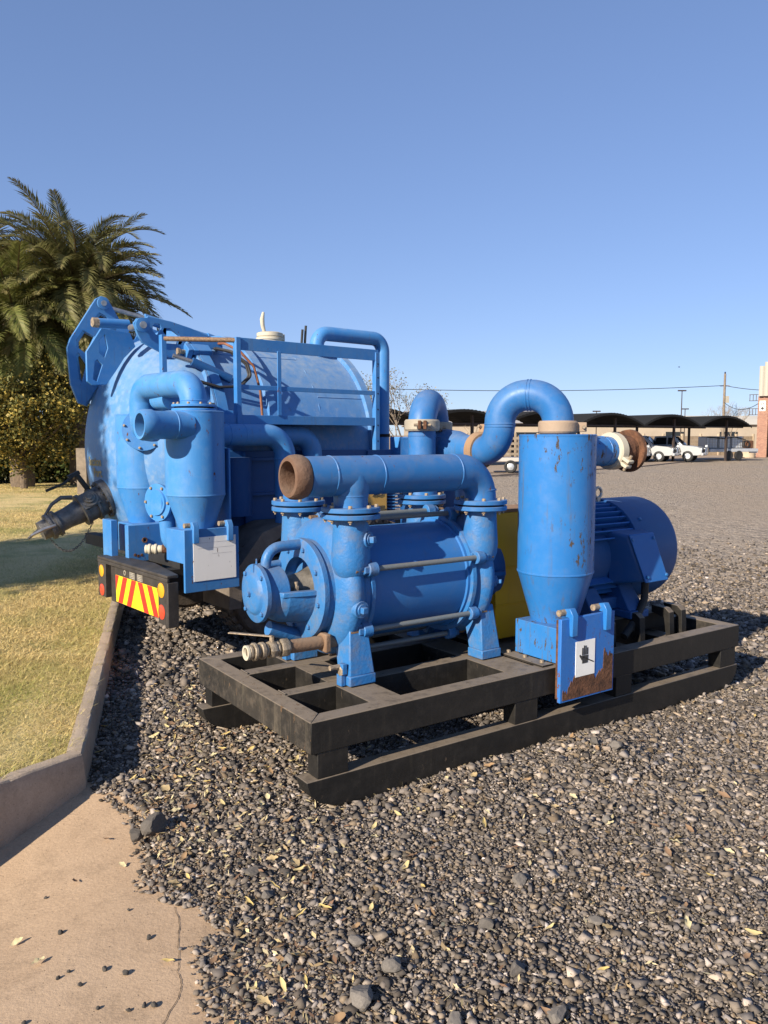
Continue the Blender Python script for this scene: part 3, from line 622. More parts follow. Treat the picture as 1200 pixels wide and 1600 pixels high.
    def plug(par, c, d, r=.042):
        d = Vector(d).normalized(); c = Vector(c); mb = MB(); mb.lathe(c, d, [(-.05, r * 1.25), (0, r * 1.05), (.008, r), (.008, r * .7), (.014, r * .66), (.016, 0)], 28); mb.build('plug_boss', cast, par)
        mb = MB(); mb.obox(c + d * .024, d, (0, 0, 1), .03, r * .75, r * .75); mb.build('plug', cast, par, bevel=.003)
    plug(hf, (.525, .335, 1.10), (.45, -.9, .05)); plug(hf, (.475, .325, .755), (.10, -1, -.05)); plug(hr, (1.40, .36, .80), (.6, -.8, 0), .03)
    # --- bearing bracket and end cover at the front
    mb = MB(); mb.lathe2(O, A, [(.318, .165), (.318, .250), (.324, .262), (.350, .262), (.352, .252), (.395, .256), (.40, .27), (.40, .165), (.318, .165)], 64); br = mb.build('bearing_bracket', cast, root)
    mb = MB(); mb.lathe(O, A, [(.205, .06), (.33, .085), (.41, .12)], 32); mb.build('shaft_seal', M['dirty'], br)
    mb = MB(); mb.lathe(O, A, [(.05, .02), (.215, .02)], 16); mb.lathe2(O, A, [(.090, .05), (.090, .126), (.200, .130), (.208, .122), (.208, .05), (.09, .05)], 48); bh = mb.build('bearing_housing', cast, root)
    mb = MB(); mb.lathe(O, A, [(.040, 0), (.040, .05), (.043, .088), (.050, .102), (.060, .108), (.062, .112), (.064, .144), (.067, .148), (.088, .148), (.090, .144), (.090, 0)], 56); mb.build('end_cover', cast, bh)
    for a in (45, 135, 225, 315): inst('cover_bolt', SMALLB, bh, (.064, vc + .128 * math.cos(R(a)), zc + .128 * math.sin(R(a))), dirrot((-1, 0, 0)), (1.2, 1.2, 1.2))
    inst('cover_bolt', SMALLB, bh, (.040, vc, zc), dirrot((-1, 0, 0)), (1.3, 1.3, 1.6))
    mb = MB(); mb.cyl((.08, vc, zc + .14), (.08, vc, zc + .175), .006, .004, 10); mb.obox((.066, vc, zc + .125), (0, 0, 1), (1, 0, 0), .05, .016, .016); mb.build('grease_nipple', cast, bh)
    for a in range(15, 375, 45): inst('bracket_bolt', SMALLB, br, (.318, vc + .213 * math.cos(R(a)), zc + .213 * math.sin(R(a))), dirrot((-1, 0, 0)), (1.3, 1.3, 1.3))
    for yy, sc in ((vc - .005, 1), ):
        mb = MB(); p = bend([(.125, yy, zc + .10), (.135, yy, zc + .225), (.345, yy, zc + .232)], .085, 8); mb.tube(p, [.027] * len(p), 16); mb.build('bracket_arm', cast, br)
        mb = MB(); p = bend([(.150, vc + .10, zc + .04), (.160, vc + .2, zc + .09), (.345, vc + .215, zc + .10)], .06, 6); mb.tube(p, [.026] * len(p), 14); mb.build('bracket_arm', cast, br)
    # lower half shell of the bracket with a thick lip
    mb = MB()
    for (t0, r0), (t1, r1) in zip([(.13, .120), (.15, .142), (.185, .158), (.25, .168), (.325, .180)], [(.15, .142), (.185, .158), (.25, .168), (.325, .180), (.33, .185)]): mb.lathe(O, A, [(t0, r0), (t1, r1)], 24, 92, 268)
    for (t0, r0), (t1, r1) in zip([(.15, .12), (.25, .145)], [(.25, .145), (.325, .155)]): mb.lathe(O, A, [(t0, r0), (t1, r1)], 24, 92, 268)
    mb.build('bracket_shell', cast, br)
    for sg in (-1, 1):
        mb = MB(); mb.prism([[(.135, vc + sg * .118, zc - .010), (.15, vc + sg * .152, zc - .010), (.25, vc + sg * .178, zc - .010), (.33, vc + sg * .19, zc - .010), (.33, vc + sg * .148, zc - .010), (.15, vc + sg * .112, zc - .010)]], (0, 0, .026)); mb.build('lip', cast, br, bevel=.004)
    mb = MB(); mb.cyl((.25, vc - .10, zc - .02), (.25, vc - .10, zc + .035), .014, None, 6); mb.cyl((.25, vc - .10, zc + .035), (.25, vc - .10, zc + .055), .009, None, 10); mb.build('gland_bolt', M['bolt'], br, smooth=30)
    # --- drain pipe with ball valve and hose coupling at the foot of the head
    d0, d1 = Vector((.37, .50, .572)), Vector((-.06, .50, .580)); ax_ = (d1 - d0).normalized(); q = lambda t: d0 + (d1 - d0) * t
    mb = MB(); mb.cyl(q(-.2), q(.52), .034, None, 24); dr = mb.build('drain_pipe', M['drain'], root)
    mb = MB(); mb.obox(q(.02), ax_, (0, 0, 1), .035, .10, .095); mb.build('drain_flange', M['drain'], dr, bevel=.008)
    for a, b_, r in ((.50, .62, .046), (.62, .66, .038), (.66, .76, .043), (.76, .80, .034), (.80, .86, .042), (.86, .90, .034), (.90, .95, .044), (.95, 1.0, .036)):
        mb = MB(); mb.lathe(q(a), ax_, [(0, r - .003), (.004, r), ((b_ - a) * .378 - .004, r), ((b_ - a) * .378, r - .003)], 8 if r in (.043, .046) else 24); mb.build('coupling_ring', M['brass'], dr)
    mb = MB(); mb.lathe2(q(1.0), ax_, [(0, .022), (0, .036), (.012, .036), (.012, .026), (0, .022)], 24); mb.build('coupling_mouth', M['cream'], dr)
    mb = MB(); p = q(.70); mb.cyl(p, p + Vector((0, 0, .065)), .012, None, 10); mb.build('valve_stem', M['bolt'], dr)
    mb = MB(); p = p + Vector((0, 0, .06)); mb.obox(p + Vector((-.07, .09, .005)), (-.6, .8, .0), (0, 0, 1), .24, .022, .006); mb.build('valve_lever', M['bolt'], dr, bevel=.002)
    mb = MB(); mb.tube(bend([(.15, .70, .632), (.28, .70, .585), (.43, .70, .53)], .2, 5), .038, 18); mb.build('drain_elbow', cast, root)
    # --- near manifold (open rusty mouth, tee, elbow down to the rear port)
    pm = M['pipe']; y0 = vc - .27; zp = 1.418; r = .099
    pts = bend([(.205, y0, zp), (pxr, y0, zp), (pxr, y0, 1.262)], .145, 12); rs = [r if p.x < pxr - .145 else r - (r - .086) * (p.x - (pxr - .145)) / .145 for p in pts]
    mb = MB(); mb.tube(pts, rs, 40); man = mb.build('manifold_pipe', pm, root)
    mb = MB(); mb.lathe((pxf, y0, 0), (0, 0, 1), [(1.262, .086), (1.315, .087), (1.335, .092), (1.365, .10), (1.42, .10)], 40); mb.build('riser', pm, man)
    mb = MB(); mb.lathe2((.20, y0, zp), (-1, 0, 0), [(0, .092), (0, .100), (.015, .106), (.040, .109), (.065, .106), (.082, .096), (.085, .078), (.07, .074), (0, .075)], 40); mb.build('pipe_mouth', M['brown'], man, label='rusty brown open pipe end')
    mb = MB(); mb.lathe((.206, y0, zp), (-1, 0, 0), [(0, .0755), (.004, .0755)], 32); mb.build('pipe_inside', M['rust'], man)
    for x in (.345, .62, 1.125): weld(man, (x, y0, zp), A, r, pm)
    weld(man, (pxf, y0, 1.318), (0, 0, 1), .087, pm); weld(man, (pxr, y0, 1.318), (0, 0, 1), .0865, pm)
    for x in (pxf, pxr): flange_pair(man, x, y0, 1.205, .148, pm)
    # --- far manifold: its rear riser climbs into the second separator
    y1 = vc + .27; mb = MB(); mb.tube(bend([(pxf, y1, 1.262), (pxf, y1, 1.405), (pxr, y1, 1.405)], .14, 10), .086, 32); man2 = mb.build('manifold_pipe', pm, root)
    for x in (pxf, pxr): flange_pair(man2, x, y1, 1.205, .148, pm, ph=.35)
    weld(man2, (pxf, y1, 1.33), (0, 0, 1), .087, pm)
    sx, sy = 1.57, 1.12
    mb = MB(); mb.lathe((pxr, y1, 0), (0, 0, 1), [(1.262, .096), (1.36, .084), (1.45, .084), (1.665, .084)], 40); mb.build('riser', pm, man2)
    weld(man2, (pxr, y1, 1.335), (0, 0, 1), .087, pm); weld(man2, (pxr, y1, 1.62), (0, 0, 1), .084, pm)
    ub = bend([(pxr, y1, 1.665), (pxr, y1, 1.822), (sx, sy, 1.822), (sx, sy, 1.60)], [.155, .155], 12)
    mb = MB(); mb.tube(ub, .086, 36); u2 = mb.build('return_bend', pm, root, label='blue return bend over the far riser')
    clamp(u2, (pxr, y1, 1.682), (0, 0, 1), .086, M['zinc'], lug=(-.6, -.8, 0), lugmat=M['rust']); clamp(u2, (sx, sy, 1.672), (0, 0, 1), .086, M['zinc'], lug=(-.5, -.8, 0))
    # --- separators
    s1, dp = separator(root, 1.715, .20, zt, 1.615, .535, .853, M['sep'], M['sep'], M['rustplate'], 'near cyclone separator with chipped paint and streaks', framem=M['rust'])
    px_, py_, z0_, z1_ = dp                # sticker with a hand print, rust where paint has peeled
    mb = MB(); mb.box(px_ - .118, px_ + .035, py_ - .0035, py_ - .0008, z0_ + .125, z0_ + .32); st = mb.build('sticker', M['paper'], s1, label='torn white sticker with a black hand symbol')
    mb = MB()
    hx, hz = px_ - .045, z0_ + .225
    mb.prism([[(hx - .022, py_ - .005, hz - .03), (hx + .022, py_ - .005, hz - .03), (hx + .026, py_ - .005, hz + .012), (hx - .024, py_ - .005, hz + .014)]], (0, .0012, 0))
    for k, (dx, l) in enumerate(((-.020, .040), (-.007, .052), (.006, .050), (.019, .038))): mb.prism([[(hx + dx - .0048, py_ - .005, hz + .016), (hx + dx + .0048, py_ - .005, hz + .016), (hx + dx + .0042, py_ - .005, hz + .016 + l), (hx + dx - .0042, py_ - .005, hz + .016 + l)]], (0, .0012, 0))
    mb.prism([[(hx - .026, py_ - .005, hz - .012), (hx - .024, py_ - .005, hz + .002), (hx - .040, py_ - .005, hz + .022), (hx - .046, py_ - .005, hz + .016)]], (0, .0012, 0)); mb.prism([[(hx - .04, py_ - .005, hz + .012), (hx - .038, py_ - .005, hz + .018), (hx + .072, py_ - .005, hz - .030), (hx + .07, py_ - .005, hz - .036)]], (0, .001, 0))
    mb.build('hand_print', M['ink'], s1)
    rr = random.Random(5)
    def ragged(x0, x1, zl, zh):            # peeled area: ragged top edge
        n = 90; ph = [rr.uniform(0, 6.28) for _ in range(6)]; top = [(x1 - (x1 - x0) * i / n + rr.uniform(-.0012, .0012), zl + max(.004, zh(1 - i / n) + .016 * math.sin(i * .23 + ph[0]) + .012 * math.sin(i * .61 + ph[1]) + .008 * math.sin(i * 1.37 + ph[2]) + rr.uniform(-.006, .006))) for i in range(n + 1)]
        return [(x0, zl), (x1, zl)] + top
    mb = MB(); pl = ragged(px_ - .215, px_ + .188, z0_ + .012, lambda t: .05 + .09 * t + .06 * max(0, math.sin(t * 7 - 1.0)) + (.08 if t > .8 else 0)); mb.prism([[(a, py_ - .0022, b) for a, b in pl]], (0, .003, 0)); mb.build('rust_patch', M['rust'], s1, smooth=0)
    mb = MB(); mb.box(1.45, 1.528, .03, .40, zt - .002, zt + .011); mb.build('base_flange', M['frame'], s1, bevel=.002)
    for y in (.08, .21, .34): inst('base_bolt', BOLT, s1, (1.495, y, zt + .011))
    clamp(s1, (1.715, .20, 1.665), (0, 0, 1), .088, M['zinc2'], lug=(.75, -.65, 0))
    lx, ly = 1.525, .47
    sp = bend([(1.715, .20, 1.62), (1.715, .20, 1.846), (lx, ly, 1.846), (lx, ly, 1.515), (1.545, .68, 1.535)], [.155, .155, .155], 12)
    mb = MB(); mb.tube(sp, .0875, 40); spo = mb.build('swan_neck_pipe', pm, root, label='blue swan neck pipe joining the two separators')
    dh = Vector((lx - 1.715, ly - .20, 0)).normalized()
    for t in (.155, .175): weld(spo, Vector((1.715, .20, 1.846)) + dh * (t if t < .16 else .327 - .155), dh, .0875, pm)
    weld(spo, (lx, ly, 1.685), (0, 0, 1), .0875, pm); weld(spo, (lx, ly, 1.67), (0, 0, 1), .0875, pm)
    clamp(spo, (1.542, .655, 1.532), (.05, 1, .05), .0875, M['rustclamp'], w=.03, lug=(.25, 0, 1))
    mb = MB(); mb.tube([(1.545, .68, 1.535), (1.56, .80, 1.535), (1.57, .90, 1.535), (1.57, 1.05, 1.535)], [.0875, .0875, .115, .13], 32); mb.build('reducer', pm, spo)
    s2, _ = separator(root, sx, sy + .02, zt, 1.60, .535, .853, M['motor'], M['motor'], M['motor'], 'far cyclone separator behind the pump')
    # inlet of the near separator: blue stub, cream clamp, rusty stub with rim
    mb = MB(); mb.cyl((1.80, .17, 1.528), (2.13, .17, 1.528), .086, None, 36); inl = mb.build('inlet_pipe', M['sep'], root)
    clamp(inl, (2.14, .17, 1.528), A, .088, M['cream'], w=.034, lug=(0, -.85, -.5)); weld(inl, (2.05, .17, 1.528), A, .086, M['sep'])
    mb = MB(); mb.lathe2((2.175, .17, 1.528), A, [(0, .07), (0, .094), (.07, .094), (.075, .090), (.105, .090), (.105, .126), (.128, .128), (.128, .07), (0, .07)], 40); mb.build('pipe_stub', M['rust'], inl)
    # --- coupling side of the pump, yellow guard
    mb = MB(); mb.lathe(O, A, [(1.405, .20), (1.43, .14), (1.47, .13), (1.475, .190), (1.53, .205), (1.60, .195), (1.62, .10)], 48); rb = mb.build('rear_bearing', M['motor'], root)
    mb = MB(); mb.box(1.47, 1.56, vc - .24, vc + .24, zc - .018, zc + .004); mb.build('bearing_split', M['motor'], rb)
    g = [(.53, .40), (.53, 1.0), (.60, 1.155), (.86, 1.155), (.94, 1.0), (.94, .40)]
    mb = MB(); mb.prism([[(1.565, a, b) for a, b in g]], (.465, 0, 0)); gd = mb.build('coupling_guard', M['yellow'], root, bevel=.006)
    mb = MB(); mb.box(1.555, 2.045, .60, .86, 1.156, 1.172); mb.build('guard_lid', M['rustclamp'], gd)
    for zz in (.60, .83): mb = MB(); mb.box(1.562, 2.033, .526, .5295, zz, zz + .012); mb.build('fold', M['yellow'], gd)
    # --- motor
    mo = (0, .68, .845); mm = M['motor']
    mb = MB(); mb.lathe(mo, A, [(2.06, .06), (2.062, .24), (2.10, .27), (2.14, .283), (2.66, .283), (2.665, .25)], 64); mot = mb.build('motor', mm, root)
    mb = MB(); mb.cyl((1.95, .68, .845), (2.07, .68, .845), .04, None, 16); mb.build('shaft', M['steel'], mot)
    fin = MB(); fin.prism([[(2.12, -.004, .275), (2.65, -.004, .275), (2.65, -.004, .336), (2.20, -.004, .336), (2.15, -.004, .315)]], (0, .009, 0)); fm = fin.mesh('fin', M['lid_lit_fin'])  # fins lighter than the casing: their lit edges are put into the colour
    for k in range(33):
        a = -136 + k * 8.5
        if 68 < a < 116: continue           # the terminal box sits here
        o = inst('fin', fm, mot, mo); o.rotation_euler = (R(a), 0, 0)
    mb = MB(); mb.lathe(mo, A, [(2.64, .332), (2.642, .347), (2.66, .350), (3.02, .350), (3.045, .343), (3.055, .325), (3.056, .0)], 72); mb.build('fan_cover', mm, mot)
    for a in (40, 130, 220, 310): inst('cover_screw', SMALLB, mot, (2.73, .68 + .35 * math.sin(R(a)), .845 + .35 * math.cos(R(a))), dirrot((0, math.sin(R(a)), math.cos(R(a)))), (1.3, 1.3, 1.3))
    tb = [(2.47, .415, 1.0), (2.77, .415, 1.0), (2.83, .33, .67), (2.53, .33, .67)]
    mb = MB(); fr = [(2.46, .285, .99), (2.69, .285, .99), (2.745, .205, .70), (2.53, .205, .70)]; bk = [(2.40, .46, 1.03), (2.76, .46, 1.03), (2.80, .42, .66), (2.44, .42, .66)]
    mb.add(fr + bk, [(0, 1, 2, 3), (7, 6, 5, 4), (0, 4, 5, 1), (1, 5, 6, 2), (2, 6, 7, 3), (3, 7, 4, 0)]); mb.build('terminal_box', mm, mot, bevel=.018)
    mb = MB(); fr2 = [(2.455, .272, .998), (2.695, .272, .998), (2.755, .190, .694), (2.525, .190, .694)]; mb.prism([fr2], (0, .012, .003)); mb.build('terminal_lid', M['lid_lit_fin'], mot, bevel=.010)
    for p in ((2.475, .266, .965), (2.68, .264, .965), (2.735, .198, .73), (2.545, .198, .73)): inst('lid_screw', SMALLB, mot, p, dirrot((0, -1, .25)), (1.1, 1.1, 1.1))
    for x0, x1 in ((2.16, 2.32), (2.50, 2.66)):
        for sg in (-1, 1):
            mb = MB(); mb.frustum((x0, x1, .68 + sg * .30 - .09, .68 + sg * .30 + .09, .50), (x0 + .02, x1 - .02, .68 + sg * .2 - .08, .68 + sg * .2 + .08, .66)); mb.box(x0 - .01, x1 + .01, .68 + sg * .31 - .10, .68 + sg * .31 + .10, .452, .502); mb.build('motor_foot', mm, mot, bevel=.008)
    mb = MB(); mb.box(2.16, 2.66, .40, .50, .50, .58); mb.build('foot_rail', mm, mot, bevel=.01)
    mb = MB(); mb.tube(bend([(2.66, .30, .70), (2.66, .30, .56), (2.52, .27, .43), (2.40, .25, .36)], .09, 6), .024, 14); mb.build('cable_conduit', M['black'], mot)
    mb = MB(); c = Vector((2.63, .68, 1.235)); mb.tube([c + Vector((.035 * math.cos(t / 16 * 2 * math.pi), 0, .035 * math.sin(t / 16 * 2 * math.pi))) for t in range(17)], .010, 10, False); mb.cyl((2.63, .68, 1.15), (2.63, .68, 1.205), .022, None, 14); mb.build('lifting_eye', M['steel'], mot)
    for v0 in (.33, .93):
        mb = MB(); mb.box(2.05, 2.95, v0, v0 + .10, zt - .02, .452); mb.build('motor_rail', F, root, bevel=.003)
        for x in (2.22, 2.50, 2.80, 2.93):
            mb = MB(); s = -1 if v0 < .6 else 1; yy = v0 if s < 0 else v0 + .1; mb.prism([[(x, yy - s * .02, .50), (x, yy + s * .09, .495), (x, yy + s * .12, .47), (x, yy + s * .13, .30), (x, yy + s * .10, .30), (x, yy + s * .08, .43), (x, yy - s * .02, .454)]], (.05, 0, 0)); mb.build('bracket', F, root, bevel=.003)
    return root
M['pump'] = paint('pump_body_paint', (.020, .13, .38), (.035, .15, .38), dust=.2, rough=.33, streak=.3, bump=.05, dustcol=(.20, .22, .22))
M['rod'] = paint('tie_rod_steel', (.14, .17, .19), (.20, .19, .16), dust=.3, rough=.45, metal=.3, bump=.1)
M['rodend'] = plain('rusty_stud', (.22, .14, .085), .6, .3, .4, 60, .4, 200)
M['dirty'] = plain('oily_cast_iron', (.15, .135, .115), .55, .2, .5, 14, .3)
M['drain'] = paint('rusty_drain_pipe', (.15, .078, .04), (.22, .15, .10), rough=.7, dust=.3, bump=.4, fadeamt=.7)
M['zinc2'] = paint('pale_rusty_clamp', (.33, .25, .18), (.25, .16, .10), rough=.6, bump=.2, dust=.2)
M['rustclamp'] = paint('brown_rusted_clamp', (.24, .135, .07), (.32, .22, .14), rough=.75, bump=.3, dust=.2)
M['lid_lit_fin'] = paint('lid_lit_fin_paint', (.014, .11, .36), (.022, .12, .36), dust=.1, rough=.4, bump=.05)
build_skid()
# ------------------------------------------------------------------ vacuum tank trailer behind the skid
M['tank'] = paint('tank_blue_paint', (.06, .19, .43), (.12, .26, .46), dust=.85, rough=.45, streak=.45, bump=.06, bscale=20, fadeamt=.35, dustcol=(.30, .345, .39))
M['trailpipe'] = paint('weathered_pipe_paint', (.032, .185, .48), (.085, .245, .49), dust=.42, mottle=.35, streak=.45, rough=.40, chips=.25, bump=.08, fadeamt=.7, dustcol=(.27, .33, .39))
def build_trailer():
    root = empty('vacuum_tank_trailer', (-1.5, 5.5, 0), R(40)); tag(root, 'blue vacuum tank trailer with hinged rear door and side handrail', 'tank trailer')
    T = M['trail']; K = M['tank']; PP = M['trailpipe']; X = (1, 0, 0); Z = (0, 0, 1)
    vc, zc, Rt, ue = 1.72, 1.50, 1.01, 2.46; O = (0, vc, zc); a_d, u_d = .60, .78
    mb = MB(); mb.lathe(O, X, [(.86, Rt)] + [(ue, Rt)] + [(ue + .12 * math.sin(R(k)), Rt * math.cos(R(k)) if k < 90 else .0) for k in (20, 40, 60, 75, 90)], 96); tank = mb.build('tank', K, root)
    for x in (1.30, 2.375):
        mb = MB(); mb.lathe2(O, X, [(x, Rt - .005), (x, Rt + .045), (x + .075, Rt + .045), (x + .075, Rt - .005), (x, Rt - .005)], 96); mb.build('stiffening_ring', K, tank)
    weld(tank, (1.86, vc, zc), X, Rt, K, .008)
    for a in (35, 62):
        mb = MB(); d = Vector((0, -math.sin(R(a)), math.cos(R(a)))); mb.tube([Vector((.91 if a == 35 else 1.87, vc, zc)) + d * Rt, Vector((1.85 if a == 35 else ue, vc, zc)) + d * Rt], .005, 8); mb.build('weld_bead', K, tank)
    # door flange pair and dished door
    mb = MB(); mb.lathe2(O, X, [(.81, Rt - .03), (.81, Rt + .05), (.90, Rt + .05), (.90, Rt - .03), (.81, Rt - .03)], 96); mb.build('door_flange', T, tank)
    prof = [(u_d - a_d * math.cos(R(k)), Rt * math.sin(R(k))) for k in range(0, 91, 6)]
    mb = MB(); mb.lathe(O, X, prof + [(.785, Rt), (.785, Rt + .045), (.805, Rt + .045), (.805, Rt - .05)], 96); door = mb.build('rear_door', K, root, label='dished rear tank door with faded suction port lettering')
    def on_door(y, z, off=0.004):
        s = 1 - ((y - vc) ** 2 + (z - zc) ** 2) / Rt ** 2; x = u_d - a_d * math.sqrt(max(s, .0)); n = Vector(((x - u_d) / a_d ** 2, (y - vc) / Rt ** 2, (z - zc) / Rt ** 2)).normalized(); return Vector((x, y, z)) + n * off
    def text_on_door(txt, y, z, size):
        cu = bpy.data.curves.new('t', 'FONT'); cu.body = txt; cu.size = size; cu.align_x = 'CENTER'; cu.offset = .003; cu.resolution_u = 3; t = bpy.data.objects.new('t', cu); C.objects.link(t); bpy.context.view_layer.update()
        me = bpy.data.meshes.new_from_object(t.evaluated_get(bpy.context.evaluated_depsgraph_get())); bpy.data.objects.remove(t); bm = bmesh.new(); bm.from_mesh(me)
        bmesh.ops.subdivide_edges(bm, edges=[e for e in bm.edges if e.calc_length() > .03], cuts=2)
        for v in bm.verts: v.co = on_door(y - v.co.x, z + v.co.y)
        bm.to_mesh(me); bm.free(); me.materials.clear(); me.materials.append(M['faded_txt']); me.name = 'lettering'; o = bpy.data.objects.new('lettering', me); C.objects.link(o); o.parent = door
    text_on_door('Suction', 1.79, 1.37, .105); text_on_door('Port', 1.74, 1.275, .105)
    # lifting arms: cut out plates
    A_ = [(.30, 2.82), (.35, 2.85), (.40, 2.84), (.44, 2.78), (.51, 2.66), (.46, 2.50), (.40, 2.36), (.36, 2.2), (.30, 2.06), (.18, 1.89), (.12, 1.91), (.06, 2.07), (.04, 2.38), (.07, 2.46)]
    AH = [[(.13, 2.45), (.18, 2.53), (.27, 2.49), (.20, 2.35), (.13, 2.40)], [(.12, 2.31), (.14, 2.33), (.20, 2.24), (.16, 2.10), (.14, 2.13)], [(.28, 2.64), (.33, 2.70), (.38, 2.68), (.40, 2.66), (.32, 2.62)]]
    def plate(poly, holes, v, t, name, par, mat=T):
        holes = [[(sum(p[0] for p in h) / len(h) + (a - sum(p[0] for p in h) / len(h)) * 1.10, sum(p[1] for p in h) / len(h) + (b - sum(p[1] for p in h) / len(h)) * 1.10) for a, b in h] if name == 'door_arm' and v > 1.6 else h for h in holes]
        mb = MB(); mb.prism([[(a, v, b) for a, b in poly]] + [[(a, v, b) for a, b in h] for h in holes], (0, t, 0)); return mb.build(name, mat, par, bevel=.004)
    plate(A_, AH, 1.95, .03, 'door_arm', door); plate([(a + .07, b) for a, b in A_], [[(a + .07, b) for a, b in h] for h in AH], 2.10, .03, 'door_arm', door)
    B_ = [(.17, 2.51), (.29, 2.50), (.42, 2.49), (.46, 2.38), (.36, 2.28), (.28, 2.16), (.20, 2.05), (.08, 2.04), (.04, 2.07), (.04, 2.31)]
    BH = [[(.15, 2.41), (.20, 2.46), (.22, 2.35), (.19, 2.27), (.15, 2.31)], [(.11, 2.24), (.13, 2.25), (.17, 2.21), (.12, 2.07), (.09, 2.09)]]
    plate(B_, BH, 1.50, .03, 'door_arm', door)
    C_ = [(.42, 2.57), (.46, 2.61), (.55, 2.62), (.56, 2.64), (.76, 2.62), (.96, 2.57), (1.15, 2.50), (1.26, 2.44), (1.26, 2.40), (1.13, 2.35), (.82, 2.35), (.70, 2.36), (.50, 2.41), (.46, 2.47)]
    CH = [[(.59, 2.56), (.61, 2.58), (.66, 2.58), (.67, 2.54), (.65, 2.50), (.63, 2.49), (.60, 2.52)], [(.73, 2.55), (.76, 2.55), (.84, 2.50), (.82, 2.43), (.72, 2.43)], [(.89, 2.42), (.91, 2.46), (.99, 2.42), (.98, 2.41), (.89, 2.40)]]
    C2_ = [(.28, 2.52), (.31, 2.56), (.39, 2.57), (.40, 2.585), (.60, 2.56), (.78, 2.52), (.97, 2.46), (1.07, 2.40), (1.07, 2.37), (.96, 2.36), (.95, 2.27), (.66, 2.25), (.58, 2.27), (.35, 2.37), (.31, 2.43)]
    CH2 = [[(.44, 2.51), (.46, 2.53), (.50, 2.53), (.51, 2.50), (.49, 2.45), (.47, 2.44), (.44, 2.47)], [(.56, 2.50), (.59, 2.50), (.67, 2.45), (.65, 2.38), (.55, 2.38)], [(.71, 2.38), (.74, 2.42), (.81, 2.38), (.80, 2.36), (.72, 2.36)]]
    plate(C2_, CH2, 1.1, .03, 'hinge_plate', tank); plate(C_, CH, 1.95, .03, 'hinge_plate', tank)
    def pin(x, z, v0, v1, r=.03):
        mb = MB(); mb.cyl((x, v0, z), (x, v1, z), r, None, 20); mb.build('hinge_pin', M['steel'], door); mb = MB(); mb.lathe((x, v0 + .03, z), (0, -1, 0), [(0, r + .03), (.018, r + .03), (.02, r + .02)], 24); mb.build('pin_washer', T, door)
    pin(.36, 2.785, 1.91, 2.20, .024); pin(.34, 2.505, 1.05, 1.30, .028)
    mb = MB(); mb.cyl((.09, 1.35, 2.53), (.34, 1.35, 2.54), .038, None, 20); mb.build('stop_tube', T, door); mb = MB(); mb.lathe((.09, 1.35, 2.53), (-1, 0, 0), [(0, .04), (.05, .04)], 6); mb.build('stop_bolt', M['bolt'], door, smooth=30)
    mb = MB(); mb.cyl((.36, 2.05, 2.785), (.80, 2.0, 2.70), .020, None, 14); mb.build('ram_rod', M['steel'], tank); mb = MB(); mb.cyl((.76, 2.0, 2.70), (1.42, 1.95, 2.55), .045, None, 20); mb.cyl((1.36, 1.95, 2.565), (1.46, 1.95, 2.54), .052, None, 20); mb.build('ram_barrel', T, tank)
    mb = MB(); mb.cyl((.55, .98, 2.27), (.72, .94, 2.225), .018, None, 14); mb.build('ram_rod', M['steel'], tank); mb = MB(); mb.cyl((.70, .945, 2.23), (1.02, .88, 2.10), .036, None, 20); mb.build('ram_barrel', M['motor'], tank)
    # door latches round the flange
    for a in (38, 75, 110, 145):
        d = Vector((0, -math.sin(R(a)), math.cos(R(a)))); c = Vector(O) + d * (Rt + .06)
        mb = MB(); mb.obox(c + Vector((.84, 0, 0)), (1, 0, 0), d, .17, .10, .05); mb.obox(c + Vector((.73, 0, 0)) - d * .04, (1, 0, 0), d, .05, .10, .13); mb.build('door_latch', T, tank, bevel=.006); mb = MB(); mb.lathe(c + Vector((.71, 0, 0)) - d * .03, (-1, 0, 0), [(0, .018), (.05, .018), (.052, .028), (.075, .028)], 6); mb.build('latch_bolt', M['bolt'], tank, smooth=30)
    # hoses
    for k, (dv, m) in enumerate(((0, M['hose']), (.03, M['hose']), (-.02, M['hose_r']))):
        mb = MB(); P = [(1.10, 1.25 + dv, 2.38), (.95, 1.0 + dv, 2.36), (1.0, .82 + dv, 2.32), (1.10, .74 + dv, 2.22), (1.12, .72 + dv, 2.12), (1.02, .72 + dv, 2.03), (.85, .76 + dv, 2.02), (.70, .80 + dv, 2.06)]
        if k == 2: P = [(1.05, 1.2, 2.42), (1.0, .95, 2.40), (1.06, .80, 2.33), (1.16, .74, 2.20), (1.20, .71, 2.0), (1.21, .70, 1.8), (1.2, .70, 1.72)]
        mb.tube(bend(P, .05, 4), .011, 10); mb.build('hose', m, tank)
    # manhole with lever, relief levers on the crown
    mb = MB(); mb.lathe((1.92, 1.70, 0), Z, [(2.48, .125), (2.56, .125), (2.565, .135), (2.585, .135), (2.59, .12), (2.60, .128), (2.63, .128), (2.64, .10), (2.645, 0)], 32); mh = mb.build('fill_cap', M['cream'], tank)
    mb = MB(); mb.tube([(1.86, 1.70, 2.63), (1.84, 1.70, 2.70), (1.835, 1.70, 2.76), (1.85, 1.70, 2.83)], [.016, .02, .022, .012], 10); mb.box(2.03, 2.07, 1.66, 1.74, 2.50, 2.63); mb.build('cap_lever', M['cream'], tank, bevel=.004)
    for x in (2.12, 2.16): mb = MB(); mb.cyl((x, 1.45, 2.48), (x + .01, 1.44, 2.66 + (x - 2.12)), .012, None, 8); mb.build('relief_lever', M['black'], tank)
    # vent pipe from the crown down the front end
    mb = MB(); mb.tube(bend([(2.20, 1.30, 2.36), (2.20, 1.30, 2.62), (3.03, 1.30, 2.62), (3.03, 1.30, .9)], [.12, .13], 10), .070, 28); vp = mb.build('vent_pipe', PP, root); flange_pair(vp, 2.20, 1.30, 2.425, .12, PP, n=6, nuts=False)
